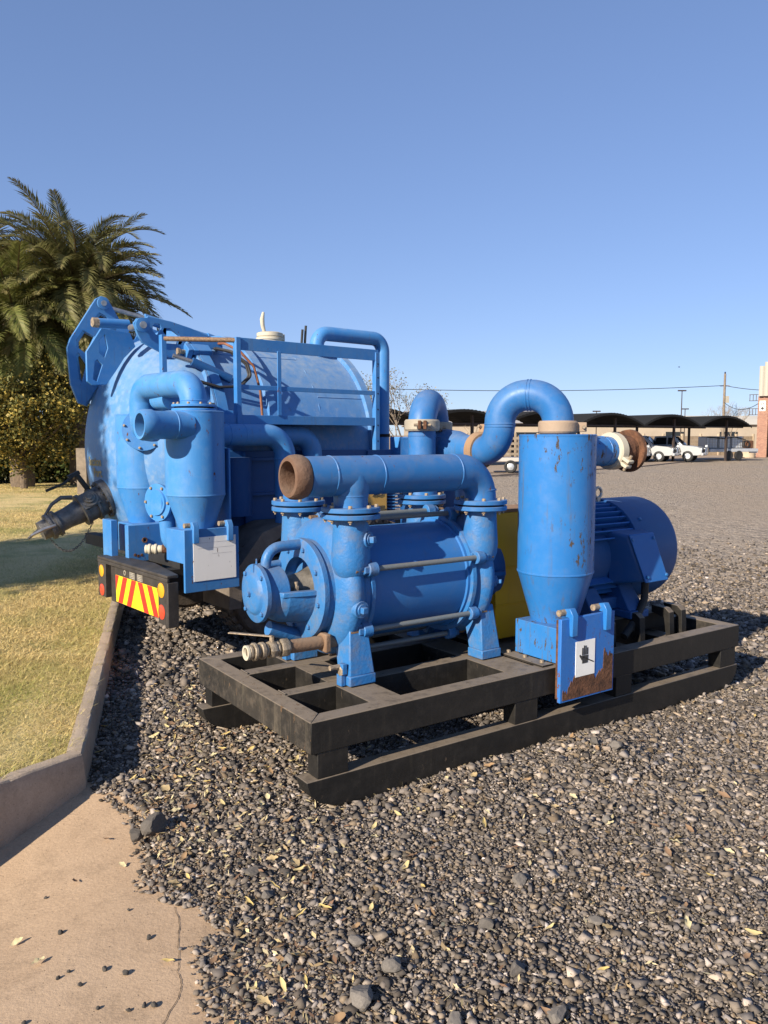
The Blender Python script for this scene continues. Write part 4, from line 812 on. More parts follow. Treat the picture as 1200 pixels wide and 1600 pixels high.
    mb = MB(); mb.lathe((3.03, 1.30, 1.62), Z, [(0, .078), (.03, .078)], 24); mb.build('band', M['dark'], vp)
    # --- side platform and handrail
    v = .40; rail = T
    mb = MB(); mb.box(.44, 2.24, v + .012, .95, 1.735, 1.752); hr = mb.build('platform', rail, root)
    def bar(x0, x1, z0, z1, y0=v, y1=v + .012, nm='rail', m=rail): b = MB(); b.box(x0, x1, y0, y1, z0, z1); return b.build(nm, m, hr, bevel=.002)
    bar(.44, 2.22, 1.715, 1.787, nm='kick_plate'); bar(.812, 2.215, 1.985, 2.022); bar(.80, 2.23, 2.288, 2.384)
    bar(.795, .835, 1.68, 2.384, v - .012, v - .001, 'rail_post'); bar(1.17, 1.205, 1.788, 2.30, v - .010, v - .001, 'rail_post'); bar(2.19, 2.235, 1.50, 2.36, v - .012, v - .001, 'rail_post')
    bar(2.19, 2.2, 1.50, 2.36, v - .001, v + .04, 'rail_post'); bar(.795, .805, 1.68, 2.384, v - .001, v + .04, 'rail_post')
    for z in (1.58, 1.72, 1.86, 2.0, 2.14, 2.26): mb = MB(); mb.cyl((2.213, v - .0125, z), (2.213, v - .0135, z), .007, None, 10); mb.build('post_hole', M['dark'], hr)
    mb = MB(); mb.cyl((.37, .75, 2.37), (.81, v + .02, 2.362), .019, None, 14); mb.build('gate_bar', M['rodend'], hr)
    bar(.345, .385, 1.75, 2.40, .738, .75, 'rail_post'); bar(.345, .355, 1.75, 2.40, .75, .79, 'rail_post')
    # --- plant under the platform: panels, pipes, motor
    mb = MB(); mb.box(.62, 2.62, .66, .72, .62, 1.50); sp = mb.build('side_panel', M['motor'], root, bevel=.004)  # darker motor blue puts the shade under the platform into the panel colour
    for z in (.80, 1.13, 1.42): mb = MB(); mb.box(.60, 2.62, .62, .6595, z, z + .022); mb.build('panel_lip', M['motor'], sp)
    for x in (1.0, 1.7, 2.3): mb = MB(); mb.box(x, x + .012, .64, .6595, .63, 1.49); mb.build('panel_rib', M['motor'], sp)
    for (x0, x1, y, z) in ((.55, 1.19, .33, 1.63), (.95, 1.62, .56, 1.63)):
        mb = MB(); mb.tube(bend([(x0, y, z), (x1, y, z), (x1, y, .80)], .17, 10), .085, 32); pp = mb.build('suction_pipe', PP, root)
        for k in (.12, .25): weld(pp, (x0 + k, y, z), X, .085, PP)
        weld(pp, (x1, y, z - .19), Z, .085, PP)
    mb = MB(); mb.cyl((.88, .60, .98), (.88, .60, 1.45), .14, None, 28); mb.cyl((1.02, .62, 1.0), (1.02, .62, 1.45), .02, None, 10); mb.build('oil_vessel', M['motor'], root)
    mb = MB(); mb.box(.562, .577, .12, 1.0, .60, 1.53); mb.build('sun_block_plate', T, root, bevel=.003)  # added plate that blocks the sun from the side panel
    mb = MB(); mb.box(.58, 2.5, .25, .66, .60, .66); mb.build('side_deck', M['chassis'], root)
    # ochre control enclosure and finned cooler
    mb = MB(); mb.box(2.05, 2.335, .40, .62, .90, 1.19); en = mb.build('control_enclosure', M['orange'], root, bevel=.012, label='ochre yellow enclosure with black script mark')
    mb = MB()
    mb.tube([(2.16, .3985, 1.085), (2.19, .3985, 1.115), (2.185, .3985, 1.085), (2.215, .3985, 1.12), (2.21, .3985, 1.09), (2.24, .3985, 1.085), (2.275, .3985, 1.10), (2.28, .3985, 1.115), (2.25, .3985, 1.118)], .0045, 6)
    mb.build('script_mark', M['ink'], en)
    for k in range(5): mb = MB(); mb.box(2.225 + k * .016, 2.231 + k * .016, .3975, .3998, .93, 1.0); mb.build('vent_slot', M['ink'], en)
    for z in (.96, 1.16): mb = MB(); mb.cyl((2.315, .3995, z), (2.315, .3965, z), .008, None, 8); mb.build('screw', M['dark'], en)
    mb = MB(); mb.cyl((2.45, .52, .85), (2.45, .52, 1.20), .06, None, 20); co = mb.build('cooler', M['motor'], root)
    for k in range(11): mb = MB(); mb.lathe((2.45, .52, .87 + k * .030), Z, [(0, .06), (.001, .115), (.008, .115), (.009, .06)], 28); mb.build('cooling_fin', PP, co)
    mb = MB(); mb.box(2.70, 3.0, .45, .8, 1.30, 1.62); mb.build('tool_box', PP, root, bevel=.01)
    # --- separators on the rear
    s2, dp = separator(root, .345, .225, .70, 1.79, .935, 1.195, PP, T, T, 'nearer separator with a blank white door panel', zplate=(-.175, .268), boxh=.25)
    px, py, z0, z1 = dp
    mb = MB(); mb.box(px - .165, px + .17, py - .004, py - .001, z0 + .075, z0 + .385); wp = mb.build('door_panel', M['white'], s2, label='blank white panel')
    for k, (zz, xa, xb) in enumerate(((.345, -.14, .13), (.305, -.13, .15), (.262, -.02, .14))): mb = MB(); mb.box(px + xa, px + xb, py - .0046, py - .0041, z0 + zz, z0 + zz + .001); mb.build('scratch', M['letter'], s2)
    s1, _ = separator(root, .40, 1.27, .66, 1.79, .885, 1.20, PP, T, T, 'farther separator beside the tank door', door=False, boxh=.25)
    # box of the far separator shows its near side
    mb = MB(); mb.box(.136, .475, .985, 1.052, .62, .915); b1 = mb.build('catch_box', T, s1, bevel=.004); mb = MB(); mb.box(.075, .13, 1.18, 1.36, .60, .945); mb.build('side_door', T, s1, bevel=.004)
    mb = MB(); mb.lathe((.27, .985, .79), (0, -1, 0), [(0, .022), (.012, .022), (.012, .013), (.0, .013)], 20); mb.build('bung', M['rust'], s1)
    for x, z in ((.19, .675), (.215, .665), (.245, .67)): mb = MB(); mb.lathe((x, .985, z), (0, -1, 0), [(0, .013), (.002, .011), (.0025, 0)], 9); mb.build('rust_spot', M['rust'], s1)
    # overhead pipe: near separator crown -> forward -> flange on the far separator
    flange_pair(s2, .345, .225, 1.80, .16, PP, n=10, t=.018, gap=.012)
    op = bend([(.345, .225, 1.84), (.345, .225, 2.005), (.28, .98, 2.005), (.28, .98, 1.69), (.38, 1.14, 1.67)], [.15, .13, .10], 12)
    mb = MB(); mb.tube(op, .098, 36); ov = mb.build('overhead_pipe', PP, root, label='thick weathered pipe bridging the two rear separators')
    nf = Vector((.10, .16, -.02)).normalized(); cf = Vector((.335, 1.068, 1.675)); flange_pair(ov, cf.x - .03, cf.y - .045, cf.z, .172, T, n=8, ax=nf, t=.016, gap=.006)
    weld(ov, (.345, .225, 1.875), Z, .098, PP)
    mb = MB(); mb.tube([(.345, .60, 1.90), (.33, .78, 1.9), (.62, .95, 1.88), (.9, 1.0, 1.86)], .075, 20); mb.build('cross_pipe', PP, root)
    # open side inlet of the near separator
    mb = MB(); mb.lathe2((0, .11, 1.695), X, [(-.12, .080), (-.123, .098), (-.10, .108), (-.04, .108), (-.02, .098), (.25, .098), (.25, .080), (-.12, .080)], 36); mi = mb.build('inlet_mouth', PP, root)
    mb = MB(); mb.cyl((-.02, .11, 1.695), (-.015, .11, 1.695), .081, None, 28); mb.build('mouth_inside', M['dirty'], mi); weld(mi, (.13, .11, 1.695), X, .098, PP)
    # blank flange on a stub between the separators
    mb = MB(); mb.cyl((.17, .47, 1.13), (.40, .42, 1.13), .085, None, 28); bs = mb.build('blanked_stub', PP, root); mb = MB(); d = Vector((-.96, -.28, 0)).normalized(); mb.lathe(Vector((.17, .47, 1.13)), d, [(-.012, .136), (0, .14), (.018, .14), (.02, .10), (.034, .095), (.036, 0)], 40); mb.build('blank_flange', PP, bs)
    for a in range(30, 390, 60):
        e = Vector((0, 0, 1)); f = d.cross(e); inst('bolt', BOLT, bs, Vector((.17, .47, 1.13)) + d * .018 + (e * math.cos(R(a)) + f * math.sin(R(a))) * .120, dirrot(d))
    mb = MB(); mb.tube(bend([(.22, .46, 1.05), (.24, .46, .82), (.40, .40, .74)], .1, 5), .06, 18); mb.build('drop_pipe', PP, bs)
    # hose tail with brass coupling
    mb = MB()
    for t0, t1, r in ((0, .04, .030), (.04, .06, .040), (.06, .085, .033), (.085, .105, .041), (.105, .13, .033)): mb.lathe((.23, .56, .765), (-.8, .6, 0), [(t0, r - .002), (t0 + .003, r), (t1 - .003, r), (t1, r - .002)], 24)
    ht = mb.build('hose_tail', M['cream'], root); mb = MB(); mb.cyl((.23, .56, .765), (.36, .46, .775), .034, None, 16); mb.build('tail_pipe', M['rust'], ht)
    # --- suction valve on the door
    q0 = Vector((.24, 1.70, 1.09)); dv = Vector((-.89, .06, -.42)).normalized(); V_ = M['valve']
    mb = MB(); mb.lathe(q0, dv, [(-.12, .165), (0, .165), (.004, .17), (.03, .17), (.032, .13), (.09, .13), (.10, .145), (.12, .145), (.122, .125), (.20, .125), (.205, .14), (.235, .14), (.24, .10), (.27, .10), (.36, .088), (.44, .088)], 48); sv = mb.build('suction_valve', V_, root, label='grey metal suction valve with capped hose coupling')
    mb = MB(); mb.lathe(q0, dv, [(.44, .09), (.445, .112), (.47, .115), (.475, .10), (.50, .10), (.505, .113), (.53, .113), (.535, .085), (.60, .08), (.605, 0)], 40); mb.build('coupling_cap', V_, sv)
    up = (Vector((0, 0, 1)) - dv * dv.z).normalized(); sd = dv.cross(up)
    for a in range(0, 360, 30):
        e = up * math.cos(R(a)) + sd * math.sin(R(a)); mb = MB(); mb.lathe(q0 + e * .15 + dv * .03, dv, [(0, .014), (.016, .014)], 6); mb.build('valve_bolt', V_, sv, smooth=30)
    mb = MB(); c = q0 + dv * .10 - sd * .13 + up * .06
    nd_ = (-sd * .8 + up * .6).normalized(); mb.lathe(q0 + dv * .15 + nd_ * .11, nd_, [(0, .075), (.03, .075), (.032, .05), (.05, .05), (.052, .03), (.065, .03)], 24); mb.obox(q0 + dv * .15 + nd_ * .115, nd_, dv, .03, .15, .15); mb.build('gate_cover', V_, sv, bevel=.006)
    mb = MB(); p = q0 + dv * .10 + up * .13; mb.cyl(p, p + up * .17 + dv * .03, .022, None, 14); p2 = p + up * .17 + dv * .03; mb.obox(p2 + dv * .02, dv, up, .10, .05, .03); mb.tube([p2, p2 + dv * .12 - up * .03, p2 + dv * .28 - up * .02], .012, 8); mb.build('valve_handle', M['black'], sv)
    for s in (-1, 1):
        mb = MB(); p = q0 + dv * .49 + sd * (s * .105); e = dv * .94 - up * .12 * s; mb.tube([p + up * .01, p + e * .10 + up * .012, p + e * .22], [.014, .016, .010], 8); mb.build('cam_lever', M['steel'] if s < 0 else V_, sv)
    mb = MB(); p = q0 + dv * .25 + up * .135; mb.tube([p, p + dv * .08 + up * .04, p + dv * .17 + up * .025, p + dv * .28 - up * .045], [.02, .018, .015, .010], 8); mb.build('cam_lever', V_, sv)
    ca, cb = q0 + dv * .56 - up * .10, q0 + dv * .20 - up * .14
    lk = MB(); lk.tube([(.013 * math.cos(t / 10 * 2 * math.pi) * (1.0), .008 * math.sin(t / 10 * 2 * math.pi), 0) for t in range(11)], .0032, 6, False); lm = lk.mesh('chain_link', V_)
    for k in range(26):
        t = k / 25; p = ca + (cb - ca) * t - Vector((0, 0, 1)) * (.16 * 4 * t * (1 - t)); p_ = ca + (cb - ca) * (t + .01) - Vector((0, 0, 1)) * (.16 * 4 * (t + .01) * (1 - t - .01)); q = (p_ - p).to_track_quat('X', 'Z'); o = inst('chain_link', lm, sv, p, (q @ Euler(((k % 2) * R(90), 0, 0)).to_quaternion()).to_euler())
    # --- bumper with chevron board and lamps
    BM = M['bump']; mb = MB(); mb.prism([[(0, .0, .655), (0, 1.30, .655), (.13, 1.30, .655), (.19, .62, .655), (.085, .0, .655)]], (0, 0, -.022)); bu = mb.build('bumper', BM, root, bevel=.006)
    mb = MB(); mb.box(0, .02, .0, 1.30, .605, .6325); mb.build('bumper_lip', BM, bu, bevel=.004)
    mb = MB(); mb.box(.004, .085, .0, .05, .285, .604); mb.build('bumper_end', BM, bu, bevel=.005); mb = MB(); mb.box(.004, .05, .051, .16, .30, .604); mb.build('lamp_panel', BM, bu, bevel=.003)
    mb = MB(); mb.box(.028, .055, .161, 1.00, .318, .604); mb.build('bumper_panel', BM, bu); mb = MB(); mb.box(.05, .14, 1.00, 1.14, .30, .604); mb.build('bumper_recess', BM, bu); mb = MB(); mb.box(.004, .10, 1.141, 1.30, .33, .604); mb.build('lamp_panel', BM, bu, bevel=.004)
    y0, y1, z0, z1 = .165, .985, .322, .535; yc = (y0 + y1) / 2
    mb = MB(); mb.box(.0262, .0278, y0, y1, z0, z1); mb.build('chevron_board', M['chev_y'], bu)
    sh = .105; wd = .083
    for k in range(3):
        for s in (-1, 1):
            a0 = .015 + k * 2 * wd; q = []
            for (aa, zz) in ((a0, z1 - .001), (a0 + wd, z1 - .001), (a0 + wd + sh, z0 + .001), (a0 + sh, z0 + .001)): q.append((min(aa, yc - y0 - .002), zz))
            if q[0][0] >= yc - y0 - .003: continue
            pts = [(.0245, yc + s * a, z) for a, z in q]
            if k == 2: # the outer stripe is cut by the end of the board
                lim = yc - y0 - .002; zi = z1 - (lim - a0) / sh * (z1 - z0) if a0 + sh > lim else z0; pts = [(.0245, yc + s * a0, z1 - .001), (.0245, yc + s * lim, z1 - .001), (.0245, yc + s * lim, max(zi, z0 + .001)), (.0245, yc + s * min(a0 + sh, lim), max(zi, z0 + .001))] if a0 + wd > lim else [(.0245, yc + s * a0, z1 - .001), (.0245, yc + s * (a0 + wd), z1 - .001), (.0245, yc + s * lim, z1 - (lim - a0 - wd) / sh * (z1 - z0)), (.0245, yc + s * lim, max(zi, z0 + .001))] + ([(.0245, yc + s * (a0 + sh), z0 + .001)] if a0 + sh < lim else [])
            m = MB(); m.prism([pts], (.0015, 0, 0)); m.build('chevron_stripe', M['chev_r'], bu, smooth=0)
    for y, r in ((.105, .05), (1.22, .045)):
        for z, m in ((.54, M['amber']), (.385, M['red'])):
            mb = MB(); mb.lathe((.004, y, z), (-1, 0, 0), [(-.002, r + .003), (.003, r + .003), (.0035, r * .95), (.006, r * .85), (.007, 0)], 28); mb.build('lamp', m, bu)
    for y in (.52, .66):                  # worn embossed maker's plates
        for k in range(4): mb = MB(); mb.box(.0225, .0275, y - .035, y + .03, .545 + k * .013, .553 + k * .013); mb.build('emblem_bar', M['letter'], bu)
        for yy in (y - .045, y + .04): mb = MB(); mb.box(.0225, .0275, yy - .005, yy + .003, .543, .598); mb.build('emblem_bar', M['letter'], bu)
    mb = MB(); mb.lathe2((.0275, .80, .572), (-1, 0, 0), [(0, .013), (.004, .013), (.004, .020), (0, .020), (0, .013)], 20); mb.build('emblem_ring', M['letter'], bu)
    # --- chassis and wheels
    CH_ = M['chassis']
    for y in (.42, 1.0, 2.2):
        mb = MB(); mb.box(.14 if y < .9 else 1.0, 4.2, y, y + .12, .46, .62); mb.build('chassis_rail', CH_, root)
    for x in (.3, 1.0, 2.2): mb = MB(); mb.box(x, x + .1, .42, 2.4, .62, .72); mb.build('chassis_cross', CH_, root)
    mb = MB(); mb.frustum((.9, 2.6, 1.1, 2.3, .6), (.9, 2.6, .9, 2.5, .85)); mb.build('tank_saddle', CH_, root)
    mb = MB(); mb.box(.058, .14, .52, .62, .40, .60); mb.build('bumper_bracket', CH_, root)
    mb = MB(); mb.cyl((.50, 1.95, .72), (.50, 1.95, .92), .05, None, 14); mb.cyl((.50, 1.83, .70), (.50, 1.83, .90), .035, None, 14); mb.build('tail_pipe', M['rust'], root)
    def wheel(x, y, r=.46, w=.27):
        mb = MB(); mb.lathe2((x, y, r + G - .01), (0, 1, 0), [(0, r * .58), (0, r * .9), (.03, r * .97), (.05, r * .985), (w - .05, r * .985), (w - .03, r * .97), (w, r * .9), (w, r * .58), (w / 2, r * .55), (0, r * .58)], 48); wh = mb.build('wheel', M['tyre'], root)
        mb = MB(); mb.lathe((x, y, r + G - .01), (0, 1, 0), [(.06, r * .58), (.05, r * .5), (.09, r * .3), (.05, r * .22), (.02, r * .2), (.015, 0)], 32); mb.build('rim', M['trail'], wh)
        tb = MB(); tb.obox((0, 0, 0), (1, 0, 0), (0, 0, 1), .042, .085, .028); tm = tb.mesh('tread_block', M['tyre'])
        for k in range(36):
            for j, yy in enumerate((.05, w / 2, w - .05)):
                a = 2 * math.pi * (k + .5 * (j % 2)) / 36; inst('tread_block', tm, wh, (x + r * .985 * math.cos(a), y + yy, r + G - .01 + r * .985 * math.sin(a)), (0, math.pi / 2 - a, .25 * (j - 1)))
    wheel(1.12, .33); wheel(1.12, 1.95); wheel(2.20, .33)
    mg = [(.60, .30), (.60, .52), (.90, .87), (1.08, .925), (1.30, .925), (1.30, .915), (1.08, .915), (.905, .86), (.61, .515), (.61, .30)]
    mb = MB(); mb.prism([[(a, .22, b) for a, b in mg]], (0, .42, 0)); mb.build('mudguard', M['mud'], root)
    mb = MB(); mb.prism([[(.60, .212, .30), (.60, .212, .52), (.90, .212, .87), (1.08, .212, .925), (1.30, .212, .925), (1.30, .212, .84), (1.08, .212, .83), (.95, .212, .76), (.72, .212, .50), (.70, .212, .30)]], (0, .007, 0)); mb.build('mudguard', M['mud'], root)
build_trailer()
# ------------------------------------------------------------------ trees and shrubs
M['bark'] = plain('bark', (.13, .095, .065), .9, 0, .4, 9, .5, 30); M['twig'] = plain('pale_twig', (.24, .19, .14), .9, 0, .3, 9)
def leaves(name, parent, pts, size, cols, seed, droop=.0, asp=.45):
    g = np.random.default_rng(seed); n = len(pts); a = g.normal(size=(n, 3)); a[:, 2] = a[:, 2] * .6 - droop; a /= np.linalg.norm(a, axis=1, keepdims=True)
    b = np.cross(a, g.normal(size=(n, 3))); b /= np.linalg.norm(b, axis=1, keepdims=True); s = size * g.uniform(.6, 1.4, (n, 1)); a = a * s; b = b * s * asp
    V = np.stack([pts, pts + a * .5 + b, pts + a, pts + a * .5 - b], 1).reshape(-1, 3); T = np.arange(4 * n).reshape(-1, 4)
    c = np.array(cols)[g.integers(0, len(cols), n)] * g.uniform(.65, 1.35, (n, 1))
    o = bpy.data.objects.new(name, np_mesh(name, V, T, np.repeat(c, 4, 0), M['leafm'])); C.objects.link(o)
    if parent: o.parent = parent
    return o
def crown_pts(c, rad, n, clumps, seed, spread=.30, hollow=.45):
    g = np.random.default_rng(seed); d = g.normal(size=(clumps, 3)); d /= np.linalg.norm(d, axis=1, keepdims=True); d *= (hollow + (1 - hollow) * g.random((clumps, 1)) ** .6)
    cs = np.array(c) + d * np.array(rad); k = g.integers(0, clumps, n); w = g.uniform(.6, 1.3, (clumps, 1))[k]
    return cs[k] + g.normal(size=(n, 3)) * spread * w * np.array(rad).mean(), cs
def branches(mb, base, tips, r0, seed, mid=.55):
    g = random.Random(seed)
    for t in tips:
        b = Vector(base); t = Vector(t); m = b.lerp(t, mid) + Vector((g.uniform(-.2, .2), g.uniform(-.2, .2), g.uniform(.0, .35))) * (t - b).length * .3
        mb.tube([b, b.lerp(m, .5) + Vector((0, 0, .05)), m, m.lerp(t, .6), t], [r0, r0 * .75, r0 * .5, r0 * .3, r0 * .12], 7)
def tree(name, label, cat, x, y, z0, trunk_h, c, rad, n, clumps, size, cols, seed, spread=.26, r0=.12, group=None, hollow=.45):
    root = empty(name, (x, y, z0)); tag(root, label, cat, group); P, cs = crown_pts(c, rad, n, clumps, seed, spread, hollow)
    mb = MB(); mb.tube([(0, 0, -.1), (.02, .01, trunk_h * .5), (-.02, .02, trunk_h)], [r0 * 1.25, r0, r0 * .85], 10); branches(mb, (-.02, .02, trunk_h * .92), [tuple(q) for q in cs[:: max(1, len(cs) // 16)]], r0 * .6, seed); mb.build('trunk', M['bark'], root)
    leaves('crown', root, P, size, cols, seed); return root
YB = [(.36, .27, .06), (.46, .35, .09), (.12, .12, .035), (.08, .085, .025), (.17, .15, .04), (.10, .10, .03)]; DG = [(.035, .05, .016), (.05, .065, .02), (.025, .035, .012), (.07, .075, .03)]; GG = [(.06, .085, .02), (.09, .11, .03), (.04, .06, .015)]
tree('ornamental_tree', 'small tree with golden yellow leaves on the lawn before the palms', 'tree', -10.97, 24.5, LZ, .9, (0, 0, 2.15), (1.75, 1.6, 1.45), 26000, 90, .085, YB, 31, .14, .10)
for i, (x, y, h, w, cols, lab) in enumerate([(-13.6, 27.5, 1.5, 1.6, DG, 'dark shrub at the left end of the lawn'), (-11.9, 28.5, 1.3, 1.4, DG, 'dark shrub directly behind the golden tree trunk'), (-9.8, 28.2, 1.25, 1.4, GG, 'green shrub at the foot of the taller palm'), (-7.9, 27.6, 1.3, 1.3, DG, 'dark shrub nearest the tank door at the lawn edge')]):
    tree('shrub', lab, 'shrub', x, y, LZ, .3, (0, 0, h * .75), (w, w * .8, h), 9000, 60, .12, cols, 50 + i, .22, .06)
st_ = tree('shade_tree', 'leafy tree left of the frame, its shadow on the lawn and tank door', 'tree', -9.3, 4.6, LZ, 2.9, (0, 0, 4.3), (1.8, 1.8, 1.35), 64000, 80, .12, GG, 81, .22, .14)
Pq, cq = crown_pts((2.66, -1.84, 4.3), (.55, .55, .75), 12000, 40, 82, .15); leaves('side_crown', st_, Pq, .065, GG, 82)
mb = MB(); branches(mb, (0, 0, 2.6), [(2.66, -1.84, 4.3), (2.2, -1.5, 4.5), (2.8, -2.1, 4.0)], .08, 5); mb.build('limb', M['bark'], st_)
def frond_mesh(seed, L=3.3, droop=1.0, cols=((.10, .105, .032), (.21, .20, .08))):
    g = random.Random(seed); V = []; T = []; col = []; n = 72; P = []; a = R(8)
    p = Vector((0, 0, 0)); ang = R(18)
    for i in range(n + 1):
        t = i / n; P.append((p.copy(), ang)); p = p + Vector((math.cos(ang), 0, math.sin(ang))) * (L / n); ang -= droop * (1.4 / n) * (.35 + 1.3 * t)
    c0 = Vector(cols[0]); c1 = Vector(cols[1]); dry = Vector((.20, .15, .07))
    def quad(a_, b_, c_, d_, c):
        k = len(V); V.extend([a_, b_, c_, d_]); T.append((k, k + 1, k + 2, k + 3)); col.extend([tuple(c)] * 4)
    for i in range(n):
        (q, an), (q2, _) = P[i], P[i + 1]; w = .035 * (1 - i / n) + .006; quad(q + Vector((0, -w, 0)), q + Vector((0, w, 0)), q2 + Vector((0, w, 0)), q2 + Vector((0, -w, 0)), dry * .8); up = Vector((-math.sin(an), 0, math.cos(an))); quad(q - up * w, q + up * w * .5, q2 + up * w * .5, q2 - up * w, dry * .7)
        t = i / n
        if t < .10: continue
        ll = L * .19 * (math.sin(math.pi * min(1, .12 + t * .86)) ** .6) * g.uniform(.85, 1.12); fw = Vector((math.cos(an), 0, math.sin(an)))
        for s in (-1, 1):
            d = (fw * (.75 + .6 * t) + Vector((0, s, 0)) * 1.0 + up * g.uniform(.10, .55)).normalized(); tip = q + d * ll + Vector((0, 0, -.16 * ll * g.uniform(.3, 1.6))); md = q + d * ll * .5 + up * .01; wv = fw * .026
            c = c0.lerp(c1, g.random());  c = c.lerp(dry, .45 * g.random() ** 3 + (.3 if t > .93 else 0))
            quad(q - wv * .6, q + wv * .6, md + wv, md - wv, c); quad(md - wv, md + wv, tip + wv * .12, tip - wv * .12, c)
    return np_mesh('frond', np.array([tuple(v) for v in V]), np.array(T), np.array(col), M['leafm'])
FR = [frond_mesh(i, 3.2, d) for i, d in enumerate((.55, .9, 1.2, 1.5))]; FG = [frond_mesh(10 + i, 2.9, d, ((.11, .135, .032), (.22, .225, .065))) for i, d in enumerate((.7, 1.1, 1.5))]
FD = [frond_mesh(20 + i, 2.6, d, ((.16, .12, .05), (.24, .17, .08))) for i, d in enumerate((1.2, 1.7))]
def palm(x, y, zc, meshes, n, seed, label, scale=1.0, dry=10):
    root = empty('palm_tree', (x, y, LZ)); tag(root, label, 'palm tree', 'palms beyond the lawn'); g = random.Random(seed); H = zc - LZ
    mb = MB(); k = 14; mb.tube([(0, 0, -.1 + (H + .1) * i / k) for i in range(k + 1)], [.34 + .03 * (i % 2) + (.12 if i > k - 3 else 0) for i in range(k + 1)], 14); mb.build('trunk', M['bark'], root)
    for i in range(n):
        t = (i + .5) / n; el = R(72 - 138 * t ** .95 + g.uniform(-8, 8)); az = i * 2.39996 + g.uniform(-.2, .2); o = inst('frond', g.choice(meshes), root, (.25 * math.cos(az), .25 * math.sin(az), H + .25 - .5 * t)); o.rotation_euler = Euler((g.uniform(-.35, .35), -(el - R(18)), az), 'XYZ'); s = scale * g.uniform(.85, 1.12); o.scale = (s, s, s)
    for i in range(dry):
        az = g.uniform(0, 6.28); o = inst('dead_frond', g.choice(FD), root, (.2 * math.cos(az), .2 * math.sin(az), H - .25)); o.rotation_euler = Euler((0, R(g.uniform(50, 80)), az), 'XYZ')
palm(-10.0, 26.6, 6.3, FR, 190, 1, 'taller dark green date palm rising behind the tank door', 1.0, 40)
palm(-11.4, 25.4, 5.1, FG, 100, 2, 'lower bright green date palm at the left edge', .95, 24)
palm(-13.6, 27.6, 6.9, FR, 90, 3, 'dark date palm partly cut off by the left edge', .92, 16)
def bare_tree(x, y, z0, h, w, seed, label, leafc=None):
    root = empty('bare_tree', (x, y, z0)); tag(root, label, 'tree'); g = random.Random(seed); mb = MB(); tips = []
    def grow(p, d, L, r, dep):
        q = p + d * L; mb.tube([p, p.lerp(q, .5) + Vector((g.uniform(-1, 1), g.uniform(-1, 1), 0)) * L * .06, q], [r, r * .8, r * .6], 5, False); tips.append(q)
        if dep == 0: return
        for _ in range(g.choice((2, 3, 3))):
            e = (d + Vector((g.uniform(-1, 1), g.uniform(-1, 1), g.uniform(-.15, .6))) * .75).normalized(); grow(q, e, L * g.uniform(.62, .85), r * .6, dep - 1)
    for _ in range(3): grow(Vector((0, 0, -.1)), (Vector((g.uniform(-.25, .25) * w, g.uniform(-.25, .25) * w, 1))).normalized(), h * .30, .012 * h, 5)
    mb.build('trunk', M['twig'], root)
    if leafc:
        P = np.array([tuple(t) for t in tips]); P = np.repeat(P, 3, 0) + np.random.default_rng(seed).normal(0, .04 * h / 3, (len(P) * 3, 3)); leaves('crown', root, P, .05 * h / 4, leafc, seed)
bare_tree(.75, 32, G, 4.5, 1.0, 9, 'sparse pale twiggy tree showing between the vent pipe and the far return bend', [(.24, .21, .12), (.17, .16, .08)])
bare_tree(37.6, 88, G, 6.0, 1.4, 14, 'bare leafless tree behind the fence near the brick building', None)
bare_tree(7.6, 66, G, 4.2, 1.2, 17, 'bare brown bush behind the carports left of the swan neck pipe', None)

# ------------------------------------------------------------------ yard beyond: car park, carports, vehicles, fence, buildings, poles
M['park'] = concrete('car_park_surface', (.27, .205, .15), (.36, .28, .21), .6); M['shade'] = plain('black_shade_cloth', (.004, .004, .0045), .9, 0, .3); M['post'] = plain('dark_steel_post', (.05, .035, .03), .6, .2, .3)
M['wcar'] = plain('white_car_paint', (.38, .39, .40), .25, 0, .05); M['scar'] = plain('silver_car_paint', (.50, .52, .54), .3, .3, .05); M['glass'] = plain('car_glass', (.015, .018, .02), .08, 0, .1); M['chrome'] = plain('chrome', (.7, .7, .7), .15, .9, .05); M['lens'] = plain('headlamp_lens', (.75, .77, .78), .1, 0, .05)
M['precast'] = plain('precast_concrete', (.33, .25, .17), .9, 0, .2, 3, .2); M['precast2'] = plain('precast_post', (.42, .33, .23), .9, 0, .15, 3)
def brick_mat():
    m, nt, b = newmat('face_brick'); tc = nd(nt, 'ShaderNodeTexCoord').outputs['Object']; v = nd(nt, 'ShaderNodeMapping', {'Vector': tc, 'Rotation': (R(90), 0, 0)}).outputs[0]
    br = nd(nt, 'ShaderNodeTexBrick', {'Vector': v, 'Color1': (.22, .085, .05, 1), 'Color2': (.33, .15, .09, 1), 'Mortar': (.38, .33, .28, 1), 'Scale': 3.2, 'Mortar Size': .02}); nt.links.new(br.outputs[0], b.inputs['Base Color']); b.inputs['Roughness'].default_value = .9; return m
M['brick'] = brick_mat(); M['clad'] = plain('cream_cladding', (.36, .335, .28), .5, 0, .06); M['roofc'] = plain('cream_roof_sheet', (.62, .56, .44), .6, 0, .06, .3); M['roofg'] = plain('grey_roof_sheet', (.40, .37, .34), .6, 0, .08, .3); M['wallb'] = plain('beige_wall', (.36, .30, .23), .85, 0, .1, .5); M['wood'] = plain('weathered_timber', (.20, .16, .12), .9, 0, .3, 6)
mb = MB(); pk = [(-4, 27), (4.4, 34.9), (14.8, 46.8), (20.8, 56.2), (37.5, 78.0), (60, 100), (40, 130), (0, 90), (-14, 40)]
mb.prism([[(a, b, G - .1) for a, b in pk]], (0, 0, .16)); kind(mb.build('car_park', M['park']), 'structure')
l_ = Vector((.839, .545, 0)); n_ = Vector((-.545, .839, 0)); J0 = Vector((22.0, 57.5, 0)); PZ = G + .06
